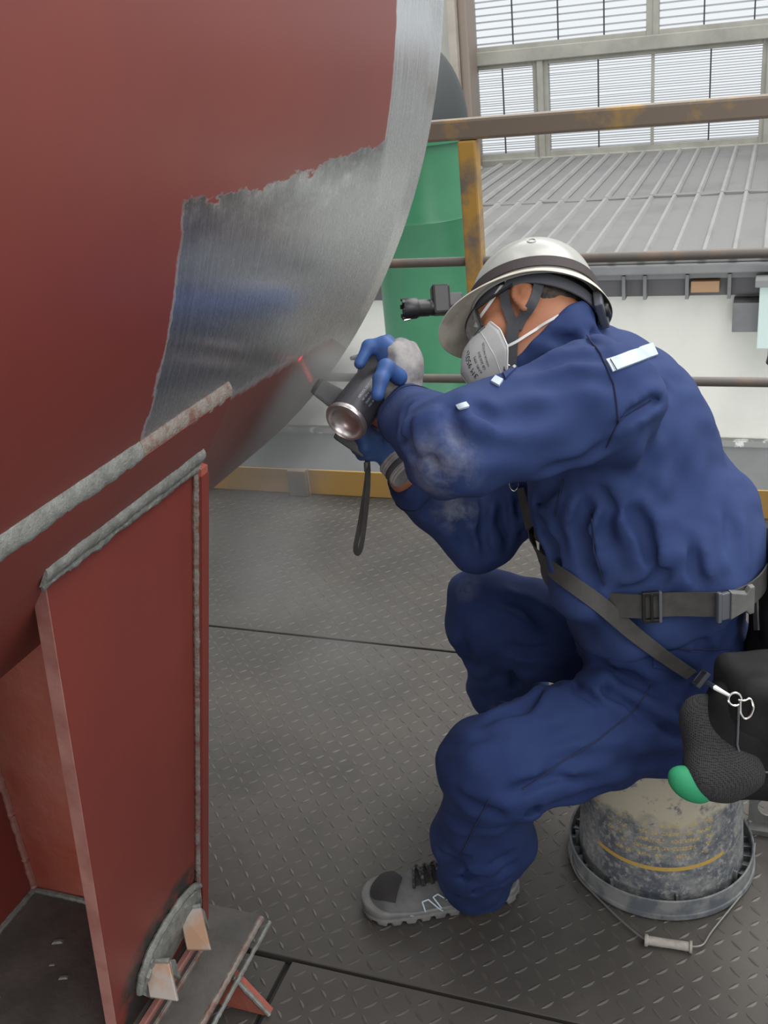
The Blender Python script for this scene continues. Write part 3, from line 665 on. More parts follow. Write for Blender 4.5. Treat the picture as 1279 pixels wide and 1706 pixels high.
def body_sdf(p):
    d = smin(head_sdf(p), neck_sdf(p), .03)
    for a, b, ra, rb, k in ((neck0, sp4, .055, .08, .03), (sp4, sp2, .10, .10, .05), (sp2, sp0, .10, .105, .05),
                         (sp4, shL, .06, .050, .04), (sp4, shR, .06, .050, .04), (shL, elL, .045, .038, .02), (elL, wrL, .038, .026, .02), (shR, elR, .045, .038, .02), (elR, wrR, .036, .027, .02),
                         (sp0, hipL, .09, .085, .04), (sp0, hipR, .09, .085, .04), (hipL, knL, .07, .05, .03), (knL, anL, .048, .035, .02), (hipR, knR, .07, .05, .03), (knR, anR, .048, .035, .02)):
        d = smin(d, cone(p, a, b, ra, rb), k)
    for (w_, dirn, sgn) in ((wrL, handL0-wrL, 1), (wrR, handR0-wrR, 1)):
        d = smin(d, cone(p, w_, w_+dirn*.5, .024, .022), .015)
    for an, to in ((anL, toeL), (anR, toeR)):
        d = smin(d, cone(p, an, A(*an[:2], .06)+(to-A(*an[:2], 0))*.28, .028, .016), .02)
    return d
handL0 = atY(648, 618, 1.415); handR0 = atY(638, 745, 1.475)
hdir = nrm(A(-.25, -.12, 0)); toeL = A(-.632, 1.276, 0); heelL = A(-.385, 1.394, 0)
toeR = A(-.545, 1.735, 0); heelR = A(-.285, 1.84, 0)
person = sdf_obj('person', body_sdf, (-.80, 1.10, .02), (.10, 1.90, 1.22), .0050, MT['skin'])
tag(person, 'person in navy coveralls sitting on an upturned bucket, leaning forward to spray the red vessel', 'person')

def wob(p, s=1.):
    x, y, z = p[:, 0], p[:, 1], p[:, 2]
    return s*(.0026*np.sin(31*x+17*z+2*np.sin(19*y))+.0020*np.sin(43*z-29*x+13*y+1.3)+.0016*np.sin(71*x+53*z+37*y)+.0011*np.sin(97*z-83*x+2*np.sin(41*y)))
def foldset(base, lst):
    out = []
    for pts, amp, wd in lst:
        P = [trace(base, *q) for q in pts]
        out.append((np.array(P), amp, wd))
    lo = [np.min(P, 0)-.06 for P, _, _ in out]; hi = [np.max(P, 0)+.06 for P, _, _ in out]
    def f(p):
        r = np.zeros(len(p))
        for (P, amp, wd), l, h in zip(out, lo, hi):
            m = ((p > l) & (p < h)).all(1)
            if not m.any(): continue
            q = p[m]; d = np.full(len(q), 9.); tt = np.zeros(len(q)); n = len(P)-1
            for i in range(n):
                ab = P[i+1]-P[i]; t = np.clip(((q-P[i])@ab)/(ab@ab), 0, 1); e = np.linalg.norm(q-P[i]-t[:, None]*ab, axis=1)
                c = e < d; d = np.where(c, e, d); tt = np.where(c, (i+t)/n, tt)
            env = np.clip(np.minimum(tt, 1-tt)*4+.25, 0, 1)
            r[m] += amp*env*(np.exp(-(d/wd)**2)-.75*np.exp(-((d-1.9*wd)/(1.1*wd))**2))
        return r
    return f
# ---------------------------------------------------------------- jacket
T0 = A(0, 1.56, 0); LS = A(1, .80, 1)
def torso(p):
    q = T0+(p-T0)*LS; c = lambda a: T0+(a-T0)*LS
    d = cone(q, c(sp0+A(.012, 0, 0)), c(sp1), .118, .136)
    d = smin(d, cone(q, c(sp1), c(sp2), .146, .150), .03)
    d = smin(d, cone(q, c(sp2), c(sp3), .150, .142), .04)
    d = smin(d, cone(q, c(sp3), c(sp4), .136, .098), .05)
    d = smin(d, cone(q, c(sp4), c(neck0), .088, .072), .05)
    return d
clF, clB = atY(850, 612, 1.47), atY(950, 526, 1.53)
clN = nrm(np.cross(clB-clF, nrm(A(0, -1, .10)))); clN = clN if clN@(HC-neck0) > 0 else -clN
skin_n = lambda p: smin(head_sdf(p), neck_sdf(p), .03)
def jbase(p):
    d = torso(p)
    # blouse over the belt in front and behind
    d = smin(d, ell(p, atY(1200, 905, 1.53), A(.07, .15, .085)), .05)
    d = smin(d, cone(p, sp4+A(.03, 0, -.01), shL, .085, .076), .05)
    d = smin(d, cone(p, sp4+A(.03, 0, -.01), shR, .085, .074), .05)
    aL = smin(cone(p, shL, elL, .088, .067), cone(p, elL, wrL, .064, .042), .02)
    aL = smin(aL, ell(p, elL+A(.02, .01, -.01), A(.055, .055, .05)), .03)
    d = smin(d, aL, .022)
    aR = smin(cone(p, shR, elR, .078, .062), cone(p, elR, wrR, .064, .046), .02)
    d = smin(d, aR, .02)
    # stand collar: a close sleeve of cloth over the neck, ending on a sloping plane
    nb = smin(skin_n(p), cone(p, neck0, sp4, .055, .08), .03)-.012
    nb = smax(smax(nb, (p-clF)@clN-.011+.0025*np.sin(60*p[:, 0]+40*p[:, 1]), .004), np.linalg.norm(p-neck0, axis=1)-.145, .02)
    d = smin(d, nb, .012)
    # cut: cuffs, neck hole, hem
    for (w_, e_) in ((wrL, elL), (wrR, elR)):
        ax = nrm(w_-e_); near = np.linalg.norm(p-w_, axis=1) < .14
        d = np.where(near, smax(d, (p-w_)@ax-.004, .006), d)
    hem = nrm(sp1-sp0)
    d = smax(d, -((p-(sp1+(sp0-sp1)*.10))@hem), .02)
    return d
jf = foldset(jbase, [
    ([(1050, 695), (1082, 670), (1112, 650)], .010, .009), ([(1028, 712), (1045, 690), (1066, 676)], .008, .007),
    ([(1020, 740), (970, 768), (900, 785)], .006, .010),
    ([(1040, 838), (1070, 880), (1096, 962)], .014, .013), ([(985, 820), (968, 880), (990, 960)], .013, .012),
    ([(905, 860), (925, 910), (955, 965)], .012, .012), ([(930, 800), (905, 830), (890, 880)], .010, .011),
    ([(1150, 905), (1155, 950), (1170, 975)], .009, .010), ([(1210, 850), (1225, 910), (1228, 960)], .008, .012),
    ([(1000, 800), (1015, 850), (1005, 900)], .009, .012), ([(1120, 940), (1080, 975), (1030, 985)], .008, .010),
    ([(880, 615), (940, 600), (1010, 602)], .008, .012), ([(860, 650), (950, 628), (1030, 640)], .006, .012),
    ([(905, 560), (950, 570), (1000, 585)], .006, .010), ([(930, 545), (990, 560), (1040, 580)], .005, .009),
    ([(760, 690), (840, 700), (930, 690)], .006, .014), ([(740, 720), (800, 742), (870, 745)], .006, .014),
    ([(700, 690), (690, 730), (705, 770)], .010, .010), ([(722, 680), (712, 725), (735, 785)], .010, .010), ([(680, 680), (668, 715), (684, 745)], .008, .008),
    ([(750, 675), (745, 700), (770, 740)], .008, .011), ([(790, 670), (800, 690), (830, 705)], .007, .010),
    ([(770, 830), (765, 880), (790, 930)], .006, .012), ([(805, 835), (800, 880), (812, 930)], .009, .009), ([(840, 820), (835, 870), (845, 915)], .008, .010),
    ([(700, 815), (715, 850), (745, 880)], .006, .010), ([(860, 820), (862, 850), (866, 890)], .007, .010),
    ([(1130, 760), (1140, 830), (1145, 880)], .005, .020), ([(1085, 720), (1080, 780), (1070, 830)], .006, .016)])
def jfull(p): return smin(jbase(p), ell(p, atY(992, 940, 1.50), A(.072, .165, .055)), .035)
def jacket_sdf(p): return jfull(p)+wob(p)*1.0+jf(p)*.95
JS = [(tuple(atY(738, 770, 1.16)), .06, (.30, .31, .36), .75), (tuple(atY(765, 850, 1.5)), .055, (.34, .36, .42), .8), (tuple(atY(690, 700, 1.3)), .05, (.22, .23, .27), .7), (tuple(atY(700, 820, 1.5)), .04, (.3, .31, .36), .6)]
TS = [(tuple(atY(822, 1402, 1.27)), .034, (.36, .38, .44), 1.8), (tuple(atY(765, 965, 1.58)), .05, (.2, .21, .26), 1.0), (tuple(atY(770, 1400, 1.27)), .06, (.2, .21, .25), .5), (tuple(atY(835, 1170, 1.65)), .03, (.3, .31, .35), .6), (tuple(atY(790, 1300, 1.2)), .06, (.10, .12, .19), .6)]
NAVY = (.022, .040, .125); NAVY2 = (.030, .052, .148)
MT['jacket'] = M('navy_cotton_jacket', NAVY, .82, 0, NAVY2, 6, .35, .7, bump=.25, bs=420, bd=.0006, spec=.25, stains=JS)
MT['trousers'] = M('navy_cotton_trousers', (.015, .028, .095), .85, 0, (.020, .036, .110), 6, .35, .7, bump=.25, bs=420, bd=.0006, spec=.2, stains=TS)
MT['seam'] = M('navy_seam', (.012, .018, .055), .9)
jacket = sdf_obj('jacket', jacket_sdf, (-.62, 1.08, .40), (.12, 1.90, 1.16), .0050, MT['jacket'], person)
# ---------------------------------------------------------------- trousers
HK = .36
def tbase(p):
    d = torso(p)+.004
    d = smax(d, (p-(sp1+(sp0-sp1)*.02))@nrm(sp1-sp0), .01)
    d = smin(d, ell(p, sp0+A(.02, 0, -.03), A(.140, .185, .125)), .04)
    lg = lambda h, k, a, r: smin(smin(cone(p, h, k, r[0], r[1]), cone(p, k, k+(a-k)*.55, r[1], r[2]), .03), cone(p, k+(a-k)*.55, a+(a-k)*.04, r[2], r[3]), .03)
    d = smin(d, lg(hipL, knL, anL, (.108, .076, .080, .062)), .03)
    d = smin(d, lg(hipR, knR, anR, (.105, .083, .076, .066)), .03)
    # flat where it bears on the bucket
    d = smax(d, np.where(np.linalg.norm((p-BC)[:, :2], axis=1) < .24, .338-p[:, 2], -1.), .02)
    for k, a in ((knL, anL), (knR, anR)):
        ax = nrm(a-k); near = np.linalg.norm(p-a, axis=1) < .16
        d = np.where(near, smax(d, (p-a)@ax-.020, .008), d)
    return d
tf = foldset(tbase, [
    ([(940, 1064), (985, 1072), (1040, 1080)], .006, .010), ([(1000, 1100), (1050, 1130), (1105, 1165)], .006, .012),
    ([(955, 1115), (1010, 1155), (1080, 1198)], .008, .010), ([(920, 1120), (965, 1150), (1010, 1185)], .007, .010),
    ([(870, 1345), (930, 1325), (1010, 1312)], .012, .012), ([(845, 1320), (900, 1300), (980, 1292)], .010, .010),
    ([(800, 1210), (870, 1185), (930, 1140)], .008, .010), ([(760, 1330), (800, 1345), (860, 1350)], .007, .012),
    ([(735, 1390), (760, 1420), (800, 1430)], .006, .012), ([(740, 1460), (790, 1450), (845, 1440)], .009, .010), ([(745, 1485), (800, 1480), (842, 1462)], .008, .008),
    ([(1060, 1190), (1120, 1220), (1180, 1230)], .007, .012), ([(1100, 1175), (1150, 1200), (1190, 1205)], .007, .010),
    ([(740, 1245), (780, 1238), (830, 1225)], .005, .010), ([(900, 1240), (980, 1215), (1060, 1205)], .005, .014), ([(880, 1290), (960, 1262), (1050, 1250)], .006, .012),
    ([(745, 1360), (790, 1375), (850, 1372)], .007, .011), ([(735, 1425), (780, 1440), (850, 1420)], .008, .010), ([(860, 1360), (880, 1340), (905, 1330)], .009, .009), ([(1000, 1280), (1060, 1272), (1120, 1262)], .006, .012),
    ([(830, 1000), (870, 1010), (910, 1040)], .008, .012), ([(850, 1080), (880, 1085), (920, 1080)], .008, .010),
    ([(770, 1050), (785, 1110), (815, 1180)], .007, .014), ([(855, 1100), (860, 1140), (880, 1160)], .009, .010),
    ([(1100, 1040), (1170, 1045), (1240, 1030)], .006, .010), ([(1165, 1040), (1170, 1075), (1180, 1100)], .006, .010), ([(960, 1035), (1010, 1045), (1060, 1040)], .007, .010)])
def trouser_sdf(p): return tbase(p)+wob(p)*1.1+tf(p)*1.0
trousers = sdf_obj('trousers', trouser_sdf, (-.60, 1.05, .03), (.14, 1.90, .74), .0050, MT['trousers'], person)
both = lambda p: np.minimum(jbase(p), tbase(p))-.003
P3 = lambda px, py, d: EYE+ray(px, py)*d
skin = lambda p: np.minimum(head_sdf(p), neck_sdf(p))
# ---------------------------------------------------------------- hair
def hair_sdf(p):
    q = toh(p); d = np.minimum(ell(q, A(-.014, 0, .036), A(.105, .082, .102)), np.where(q[:, 2] > -.03, neck_sdf(p)-.003, 9.))
    d = smax(d, -(q[:, 2]+.048+.25*np.maximum(q[:, 0]+.03, 0)), .006)
    d = smax(d, np.where(q[:, 2] < .05, q[:, 0]+.034, q[:, 0]-.04), .004)
    return d+.0012*np.sin(240*q[:, 0]+60*q[:, 2])*np.sin(210*q[:, 2]+90*q[:, 1])
sdf_obj('hair', hair_sdf, HC-.16, HC+.16, .004, MT['hair'], person)
# ---------------------------------------------------------------- seams, tape, tabs on the coverall
def seam(pts, fn, par, r=.0012, off=.0012):
    P, N = lay(fn, pts, 9, off); return MB().tube(P, r, 5).build('stitched_seam', MT['seam'], par, True)
seam([(978, 560), (1000, 590), (1022, 640), (1030, 700), (1010, 745)], jacket_sdf, jacket)
seam([(1030, 700), (1045, 690), (1082, 668)], jacket_sdf, jacket, .001)
seam([(938, 800), (925, 860), (880, 800)][:2], jacket_sdf, jacket)
seam([(985, 850), (990, 920), (1008, 975)], jacket_sdf, jacket)
seam([(1085, 1140), (1060, 1180), (1000, 1230), (940, 1265), (870, 1315)], trouser_sdf, trousers)
seam([(815, 1330), (790, 1380), (765, 1430)], trouser_sdf, trousers)
seam([(1130, 1040), (1132, 1075)], trouser_sdf, trousers, .001); seam([(1086, 1078), (1150, 1082), (1220, 1080)], trouser_sdf, trousers, .001)
patch(trouser_sdf, [(1087, 1080), (1165, 1088), (1165, 1122), (1087, 1112)], 8, 4, .0022, .002).build('pocket_flap', MT['trousers'], trousers, True)
patch(jacket_sdf, [(1009, 601), (1086, 573), (1094, 592), (1020, 620)], 18, 5, .0030, .0030).build('reflective_tape', MT['reflect'], jacket, True)
seam([(1016, 599), (1027, 617)], lambda p: jacket_sdf(p)-.0032, jacket, .0007)
patch(jacket_sdf, [(826, 628), (838, 634), (831, 644), (818, 637)], 3, 3, .003, .003).build('reflective_tape', MT['reflect'], jacket, True)
patch(jacket_sdf, [(838, 622), (858, 604), (862, 612), (842, 632)], 4, 3, .003, .003).build('collar_tab', MT['jacket'], jacket, True)
P, N = lay(jacket_sdf, [(846, 606), (857, 616)], 3, .005); MB().tube(P, .0022, 8).build('zip_pull', MT['metal'], jacket, True)
patch(jacket_sdf, [(760, 676), (776, 671), (781, 678), (765, 683)], 4, 3, .002, .003).build('sleeve_tab', MT['reflect'], jacket, True)
# cuffs: stitched bands at the sleeve ends
for w_, e_, r in ((wrL, elL, .0435), (wrR, elR, .0465)):
    ax = nrm(w_-e_); X = frame(ax)
    o = w_-ax*.026; tv = np.arange(.02, .085, .001); DV = np.array([X@A(math.cos(2*PI*k/36), math.sin(2*PI*k/36), 0) for k in range(36)])
    G = jacket_sdf((o+DV[:, None]*tv[None, :, None]).reshape(-1, 3)).reshape(36, -1)
    pts = [o+DV[k]*(tv[np.argmax(G[k] > 0)] if (G[k] > 0).any() else .05) for k in range(36)]
    MB().tube(pts, .0012, 5, closed=True).build('cuff_seam', MT['seam'], jacket, True)

# ---------------------------------------------------------------- waist belt
bp = [trace(both, *q) for q in [(1015, 1003), (1130, 1003), (1250, 984)]]
bc = A(sp1[0], 1.55, np.mean([q[2] for q in bp])); bnz = nrm(np.cross(bp[2]-bp[0], A(0, 1, -.02))); bnz = bnz if bnz[2] > 0 else -bnz
bc = bc-bnz*((bc-bp[1])@bnz); bX = frame(bnz)
tv = np.arange(.06, .30, .002); DV = np.array([bX@A(math.cos(2*PI*k/96), math.sin(2*PI*k/96), 0) for k in range(97)])
G = np.min([both((bc+DV[:, None]*tv[None, :, None]+bnz*o).reshape(-1, 3)).reshape(97, -1) for o in (-.018, 0, .018)], 0)
ring_, rn = [], []
for k in range(97):
    best = .06
    for t, m in zip(tv, G[k]):
        if m < 0: best = t
        elif t > best+.03: break
    ring_.append(bc+DV[k]*(best+.003)); rn.append(DV[k])
for _ in range(3): ring_ = [ring_[0] if i in (0, 96) else (ring_[i-1]+2*ring_[i]+ring_[i+1])/4 for i in range(97)]
belt = MB().ribbon(ring_, rn, .040, .0026).build('waist_belt', MT['webbing'], person, True)
def on_belt(px, py):
    q = ray(px, py); P = np.array(ring_); c = np.array([np.linalg.norm(np.cross(p-EYE, nrm(q))) for p in P]); c[P[:, 1] > 1.56] = 9
    i = int(np.argmin(c)); j = max(1, min(95, i)); t = nrm(P[j+1]-P[j-1]); N = nrm(rn[j]-t*(rn[j]@t)); return P[i]+N*.0026, np.column_stack([t, np.cross(N, t), N])
c, X = on_belt(1086, 1003)
MB().box(A(-.011, -.026, -.001), A(.011, -.020, .006), X, c).box(A(-.011, .020, -.001), A(.011, .026, .006), X, c).box(A(-.014, -.026, -.001), A(-.009, .026, .006), X, c).box(A(-.002, -.024, .001), A(.002, .024, .007), X, c).build('strap_slider', MT['black'], belt, bevel=.0015)
MB().box(A(.010, -.026, .0), A(.0145, .026, .007), X, c).build('slider_bar', MT['harness'], belt, bevel=.0015)
c, X = on_belt(1212, 996)
MB().box(A(-.030, -.025, 0), A(-.024, .025, .008), X, c).box(A(-.024, -.022, 0), A(-.010, .022, .007), X, c).build('belt_buckle', MT['harness'], belt, bevel=.002)
MB().hexa([c+X@A(*q) for q in ((-.010, -.024, 0), (.016, -.016, 0), (.022, -.024, 0), (.030, -.024, 0), (.030, .024, 0), (.022, .024, 0), (.016, .016, 0), (-.010, .024, 0))],
          [c+X@A(*q) for q in ((-.010, -.022, .010), (.015, -.014, .010), (.022, -.022, .009), (.030, -.022, .008), (.030, .022, .008), (.022, .022, .009), (.015, .014, .010), (-.010, .022, .010))]).build('buckle_clip', MT['bracket'], belt, bevel=.0015)

# ---------------------------------------------------------------- gloves
canA, canB = P3(575, 704, 1.50), P3(656, 599, 1.60)
def finger(p, pts, r):
    d = np.full(len(p), 9.); n = len(pts)-1
    for i in range(n): d = smin(d, cone(p, pts[i], pts[i+1], r*(1-.09*i), r*(1-.09*(i+1))), .006)
    return d
FL = [[P3(656, 586, 1.515), P3(640, 572, 1.525), P3(614, 577, 1.525), P3(599, 606, 1.520)],
      [P3(662, 584, 1.535), P3(645, 570, 1.560), P3(618, 584, 1.575), P3(604, 618, 1.580)],
      [P3(668, 590, 1.550), P3(652, 576, 1.590), P3(628, 590, 1.625), P3(612, 622, 1.640)],
      [P3(674, 600, 1.560), P3(662, 588, 1.610), P3(640, 600, 1.650), P3(622, 628, 1.660)]]
TL = [P3(664, 628, 1.500), P3(643, 612, 1.482), P3(634, 632, 1.472), P3(629, 658, 1.468)]
def backL(p):
    X = np.column_stack([nrm(P3(690, 600, 1.5)-P3(630, 600, 1.5)), nrm(P3(660, 570, 1.5)-P3(672, 650, 1.52)), nrm(ray(660, 610))])
    d = ell(p, P3(666, 612, 1.530), A(.031, .042, .032), X)
    d = smin(d, cone(p, P3(667, 630, 1.538), P3(674, 684, 1.540), .030, .029), .02)
    d = smin(d, ell(p, P3(688, 606, 1.548), A(.012, .030, .028), X), .015)
    for kx, ky, kd in ((655, 582, 1.512), (668, 580, 1.530), (681, 584, 1.548)): d = smin(d, ell(p, P3(kx, ky, kd), A(.010, .012, .012), X), .008)
    d = d+.0022*np.exp(-((p-P3(652, 612, 1.5))@X[:, 0]/.0035)**2)+.0016*np.exp(-((p-P3(676, 640, 1.51))@X[:, 1]/.004)**2)
    return d+.0012*np.sin(p[:, 0]*160+p[:, 2]*120)*np.sin(p[:, 1]*130+p[:, 2]*60)
def fingL(p):
    d = finger(p, FL[0], .0118)
    for f_ in FL[1:]: d = np.minimum(d, finger(p, f_, .0115))
    d = smin(d, ell(p, P3(650, 592, 1.535), A(.020, .026, .020)), .012)
    return smin(d, finger(p, TL, .0132), .006)
g1 = sdf_obj('glove', backL, wrL-.15, wrL+.12, .003, MT['glove_grey'], person)
sdf_obj('glove_fingers', fingL, wrL-.17, wrL+.14, .0028, MT['glove_blue'], g1, 0)
seamp = [P3(688, 590, 1.50), P3(697, 606, 1.515), P3(700, 640, 1.535)]
# far hand holds the thermometer grip
FR = [[P3(628, 726, 1.585), P3(606, 712, 1.575), P3(590, 718, 1.598)], [P3(630, 738, 1.590), P3(606, 728, 1.578), P3(588, 734, 1.602)],
      [P3(632, 750, 1.594), P3(610, 744, 1.584), P3(594, 748, 1.606)], [P3(636, 758, 1.600), P3(616, 756, 1.594), P3(602, 758, 1.612)], [P3(640, 722, 1.610), P3(622, 704, 1.630), P3(604, 700, 1.632)]]
def gR(p):
    d = ell(p, P3(644, 742, 1.612), A(.026, .022, .028))
    for f_ in FR: d = smin(d, finger(p, f_, .0115), .004)
    return smin(d, cone(p, P3(646, 748, 1.612), P3(656, 766, 1.612), .022, .024), .012)
g2 = sdf_obj('glove', gR, handR0-.13, handR0+.13, .003, MT['glove_blue'], person, 0)
cx = [P3(653, 766, 1.612), P3(660, 774, 1.610), P3(668, 783, 1.606), P3(677, 791, 1.600)]
MB().tube([cx[0]+(cx[-1]-cx[0])*t for t in np.linspace(0, 1, 15)], [.0255+.0012*(k % 2) for k in range(15)], 20).build('knit_cuff', MT['glove_grey'], g2, True)
MB().tube([cx[0]+(cx[-1]-cx[0])*t for t in (.42, .45, .66, .69)], [.0268, .0275, .0275, .0268], 20).build('cuff_stripe', MT['print'], g2, True)

# ---------------------------------------------------------------- shoes
def shoe(heel, toe, px=True):
    e1 = nrm(toe-heel); e3 = A(0, 0, 1); e2 = np.cross(e3, e1); Ls = np.linalg.norm(toe-heel)+.018; X = np.column_stack([e1, e2, e3]); o = heel-e1*.006
    T = lambda p: (p-o)@X
    def half(u): return .030+.017*np.clip(u/.20, 0, 1)**1.2
    def outline(q, g=0.):
        u = np.clip(q[:, 0], .036, Ls-.050); r = np.interp(u, [.036, .10, .20, Ls-.050], [.036, .035, .047, .049])
        cy = np.interp(u, [.03, .12, .24], [0, .004, -.004])
        return np.hypot(q[:, 0]-u, q[:, 1]-cy)-r-g
    def sole(p):
        q = T(p); zt = .028+.010*np.clip((q[:, 0]-.2)/.08, 0, 1)+.006*np.clip((.05-q[:, 0])/.05, 0, 1)
        d = smax(outline(q, .002), np.maximum(q[:, 2]-zt, -q[:, 2]+.001+.10*np.maximum(q[:, 0]-.245, 0)), .005)
        edge = outline(q) > -.008
        notch = np.where((np.sin(q[:, 0]*235) > .55) & (q[:, 2] < .012) & edge, .004, 0)
        return d+notch+np.where(np.abs(q[:, 2]-.019) < .0022, .0014, 0)
    def upper(p):
        q = T(p)
        h = np.interp(q[:, 0], [0, .03, .075, .12, .16, .21, .25, .285], [.098, .105, .108, .098, .078, .066, .060, .040])
        w_ = outline(q, -.001)+np.clip(q[:, 2]-.03, 0, 1)*.30
        d = smax(w_, q[:, 2]-h, .040); d = smax(d, .018-q[:, 2], .004)
        return d
    s_ = sdf_obj('shoe', upper, o+X@A(.13, 0, .06)-.21, o+X@A(.13, 0, .06)+.21, .0035, MT['shoe'], person)
    sdf_obj('shoe_sole', sole, o+X@A(.13, 0, .02)-A(.2, .2, .05), o+X@A(.13, 0, .02)+A(.2, .2, .06), .0028, MT['sole'], s_, 0)
    # toe cap, tongue, laces from the shoe's own plan
    def drops(L):
        L = np.array(L); P = o+np.stack([L[:, 0], L[:, 1], np.full(len(L), .16)], 1)@X.T
        for _ in range(70):
            d = upper(P); d = np.where((d < .0008) | (P[:, 2] < .02), 0, d); P[:, 2] -= d*.6
            if not d.any(): break
        return [p+n*k for p, n, k in zip(P, grad_many(upper, P), L[:, 2])]
    mb = MB(); nu, nv = 10, 14; top = []; bot = []
    for i in range(nu+1):
        for j in range(nv+1):
            a = -1.25+2.5*j/nv; rr = i/nu
            u = .212+.062*rr*math.cos(a); v = -.002+.039*rr*math.sin(a); u += .0
            top.append((u, v, .0022))
    top = drops(top)
    k = len(top); I = lambda i, j: i*(nv+1)+j
    mb.add(top, [(I(i, j), I(i+1, j), I(i+1, j+1), I(i, j+1)) for i in range(nu) for j in range(nv)])
    mb.build('toe_panel', MT['shoe_black'], s_, True)
    mb = MB(); top = []
    for i in range(13):
        for j in range(9): top.append((.088+.105*i/12, -.021+.042*j/8, .0018))
    top = drops(top)
    mb.add(top, [(i*9+j, i*9+9+j, i*9+10+j, i*9+j+1) for i in range(12) for j in range(8)]); mb.build('tongue', MT['shoe_black'], s_, True)
    mb = MB()
    for i in range(6):
        u = .100+.016*i
        for sg in (1, -1):
            mb.tube(drops([(u+.010*t/6*sg+.004, (-.024+.048*t/6), .0052+.003*math.sin(PI*t/6)) for t in range(7)]), .0026, 6)
    for sg in (1, -1):
        mb.tube(drops([(.112+.012*math.sin(t*PI/7), sg*(.004+.022*t/7), .009+.008*math.sin(PI*t/7)) for t in range(8)]), .0024, 6)
        mb.tube(drops([(.112+.03*t/6, sg*(.004+.034*t/6), .006) for t in range(7)]), .0022, 6)
    mb.build('laces', MT['lace'], s_, True)
    return s_, upper
shL_, upL = shoe(heelL, toeL)
shoe(heelR, toeR)
def line(fn, pts, w_, mat, par, nm, off=.002, n=4):
    P, N = lay(fn, pts, n, off); return MB().ribbon(P, N, w_, .0012).build(nm, mat, par)
line(upL, [(681, 1524), (711, 1526), (703, 1502), (713, 1498), (730, 1512), (744, 1520)], .0026, MT['reflect'], shL_, 'reflective_trim', .001)
line(upL, [(735, 1512), (721, 1494), (729, 1489), (744, 1498)], .0026, MT['reflect'], shL_, 'reflective_trim', .001)

# ================================================================== HARD HAT
hat = empty('hard_hat', tuple(hl(0, 0, .05)), 'pale grey hard hat with brown headlamp band worn by the seated worker', 'helmet')
ZB = .044; RX, RYh, RZ = .113, .098, .122; NA = 96
ht_ = math.radians(-13); HXh = np.column_stack([F*math.cos(ht_)-U*math.sin(ht_), Lh, U*math.cos(ht_)+F*math.sin(ht_)])
hh = lambda x, y, z: HC+HXh@A(x, y, z)*HS
def hat_ring(fn, rows, name, mat, par):
    vs = []; fs = []
    for r in rows:
        for k in range(NA):
            a = 2*PI*k/NA; vs.append(hh(*fn(r, a)))
    for i in range(len(rows)-1):
        for k in range(NA): fs.append((i*NA+k, i*NA+(k+1) % NA, (i+1)*NA+(k+1) % NA, (i+1)*NA+k))
    return MB().add(vs, fs).build(name, mat, par, True)
def dome(t, a, g=0.):
    ca, sa = math.cos(a), math.sin(a); c = max(math.cos(t), 0)**.86; s = math.sin(t)
    keel = 1+.035*math.exp(-(sa/.28)**2)*s
    return ((RX+g)*c*ca-.010, (RYh+g)*c*sa, ZB+(RZ+g)*s*keel)
rows = list(np.linspace(PI/2-.01, .0, 22))
out = lambda r, a: dome(r, a) if r >= 0 else (dome(0, a)[0]*1.0, dome(0, a)[1], ZB+r)
def shellf(r, a):
    if r <= 1: return dome((1-r)*(PI/2-.004), a, 0)
    if r <= 2: x, y, z = dome(0, a, 0); return (x, y, z-.016*(r-1))
    if r <= 3: x, y, z = dome(0, a, -.003); return (x, y, z-.016*(3-r))
    return dome((r-3)*(PI/2-.004), a, -.0035)
hat_ring(shellf, list(np.linspace(0, 1, 20))+[1.5, 2.0, 2.01, 2.5, 2.99]+list(np.linspace(3, 4, 16)), 'shell', MT['helmet'], hat)
def brimf(r, a):
    ca, sa = math.cos(a), math.sin(a); fr = max(ca, 0)**2.6; bk = max(-ca, 0)**2
    wdt = .014+.046*fr+.008*bk; dr = .014+.020*fr+.022*bk
    x, y, z = dome(0, a, .0005); z -= .008
    t = [0, .35, .7, 1, 1.03, 1, .7, .35, 0][r]; th = [0, 0, 0, 0, .0015, .003, .003, .003, .003][r]
    n = (ca, sa)
    cv = t*t
    return (x+n[0]*wdt*t, y+n[1]*wdt*t, z-dr*(.45*t+.55*cv)-th)
hat_ring(brimf, list(range(9)), 'brim', MT['helmet_in'], hat)
hat_ring(lambda r, a: (lambda x, y, z: (x, y, z+[-.004, -.004, .018, .018, -.004][r]))(*dome(0, a, [.0015, .0038, .0030, .0008, .0015][r])), range(5), 'headlamp_band', MT['band'], hat)
# inner headband with rear ratchet
def hb(r, a):
    ca, sa = math.cos(a), math.sin(a); z0 = .030-.034*max(-ca, 0)**1.2
    g, dz = [(.0, -.011), (.0028, -.011), (.0028, .013), (.0, .013), (.0, -.011)][r]
    return ((.108+g)*ca-.012, (.0845+g)*sa, z0+dz)
hat_ring(hb, range(5), 'headband', MT['harness'], hat)
X = np.column_stack([-HXh[:, 1], HXh[:, 2], -HXh[:, 0]]); rc = hh(-.124, .0, -.006)
rt = MB().box(A(-.030, -.014, -.003), A(.030, .014, .010), X, rc).build('ratchet_housing', MT['harness'], hat, bevel=.003)
MB().lathe([(.0, .016), (.010, .016), (.0125, .013), (.0125, .006)], 20, rc, X[:, 2]).build('ratchet_knob', MT['black'], rt, True)
for a in (1.15, 1.85, -1.15, -1.85):
    ca, sa = math.cos(a), math.sin(a)
    MB().ribbon([hh(.106*ca-.012, .083*sa, .025), hh(.100*ca-.011, .080*sa, .060), hh(.08*ca-.010, .064*sa, .105)], [HX@A(ca, sa, 0)]*3, .022, .002).build('suspension_strap', MT['webbing_dark'], hat, True)
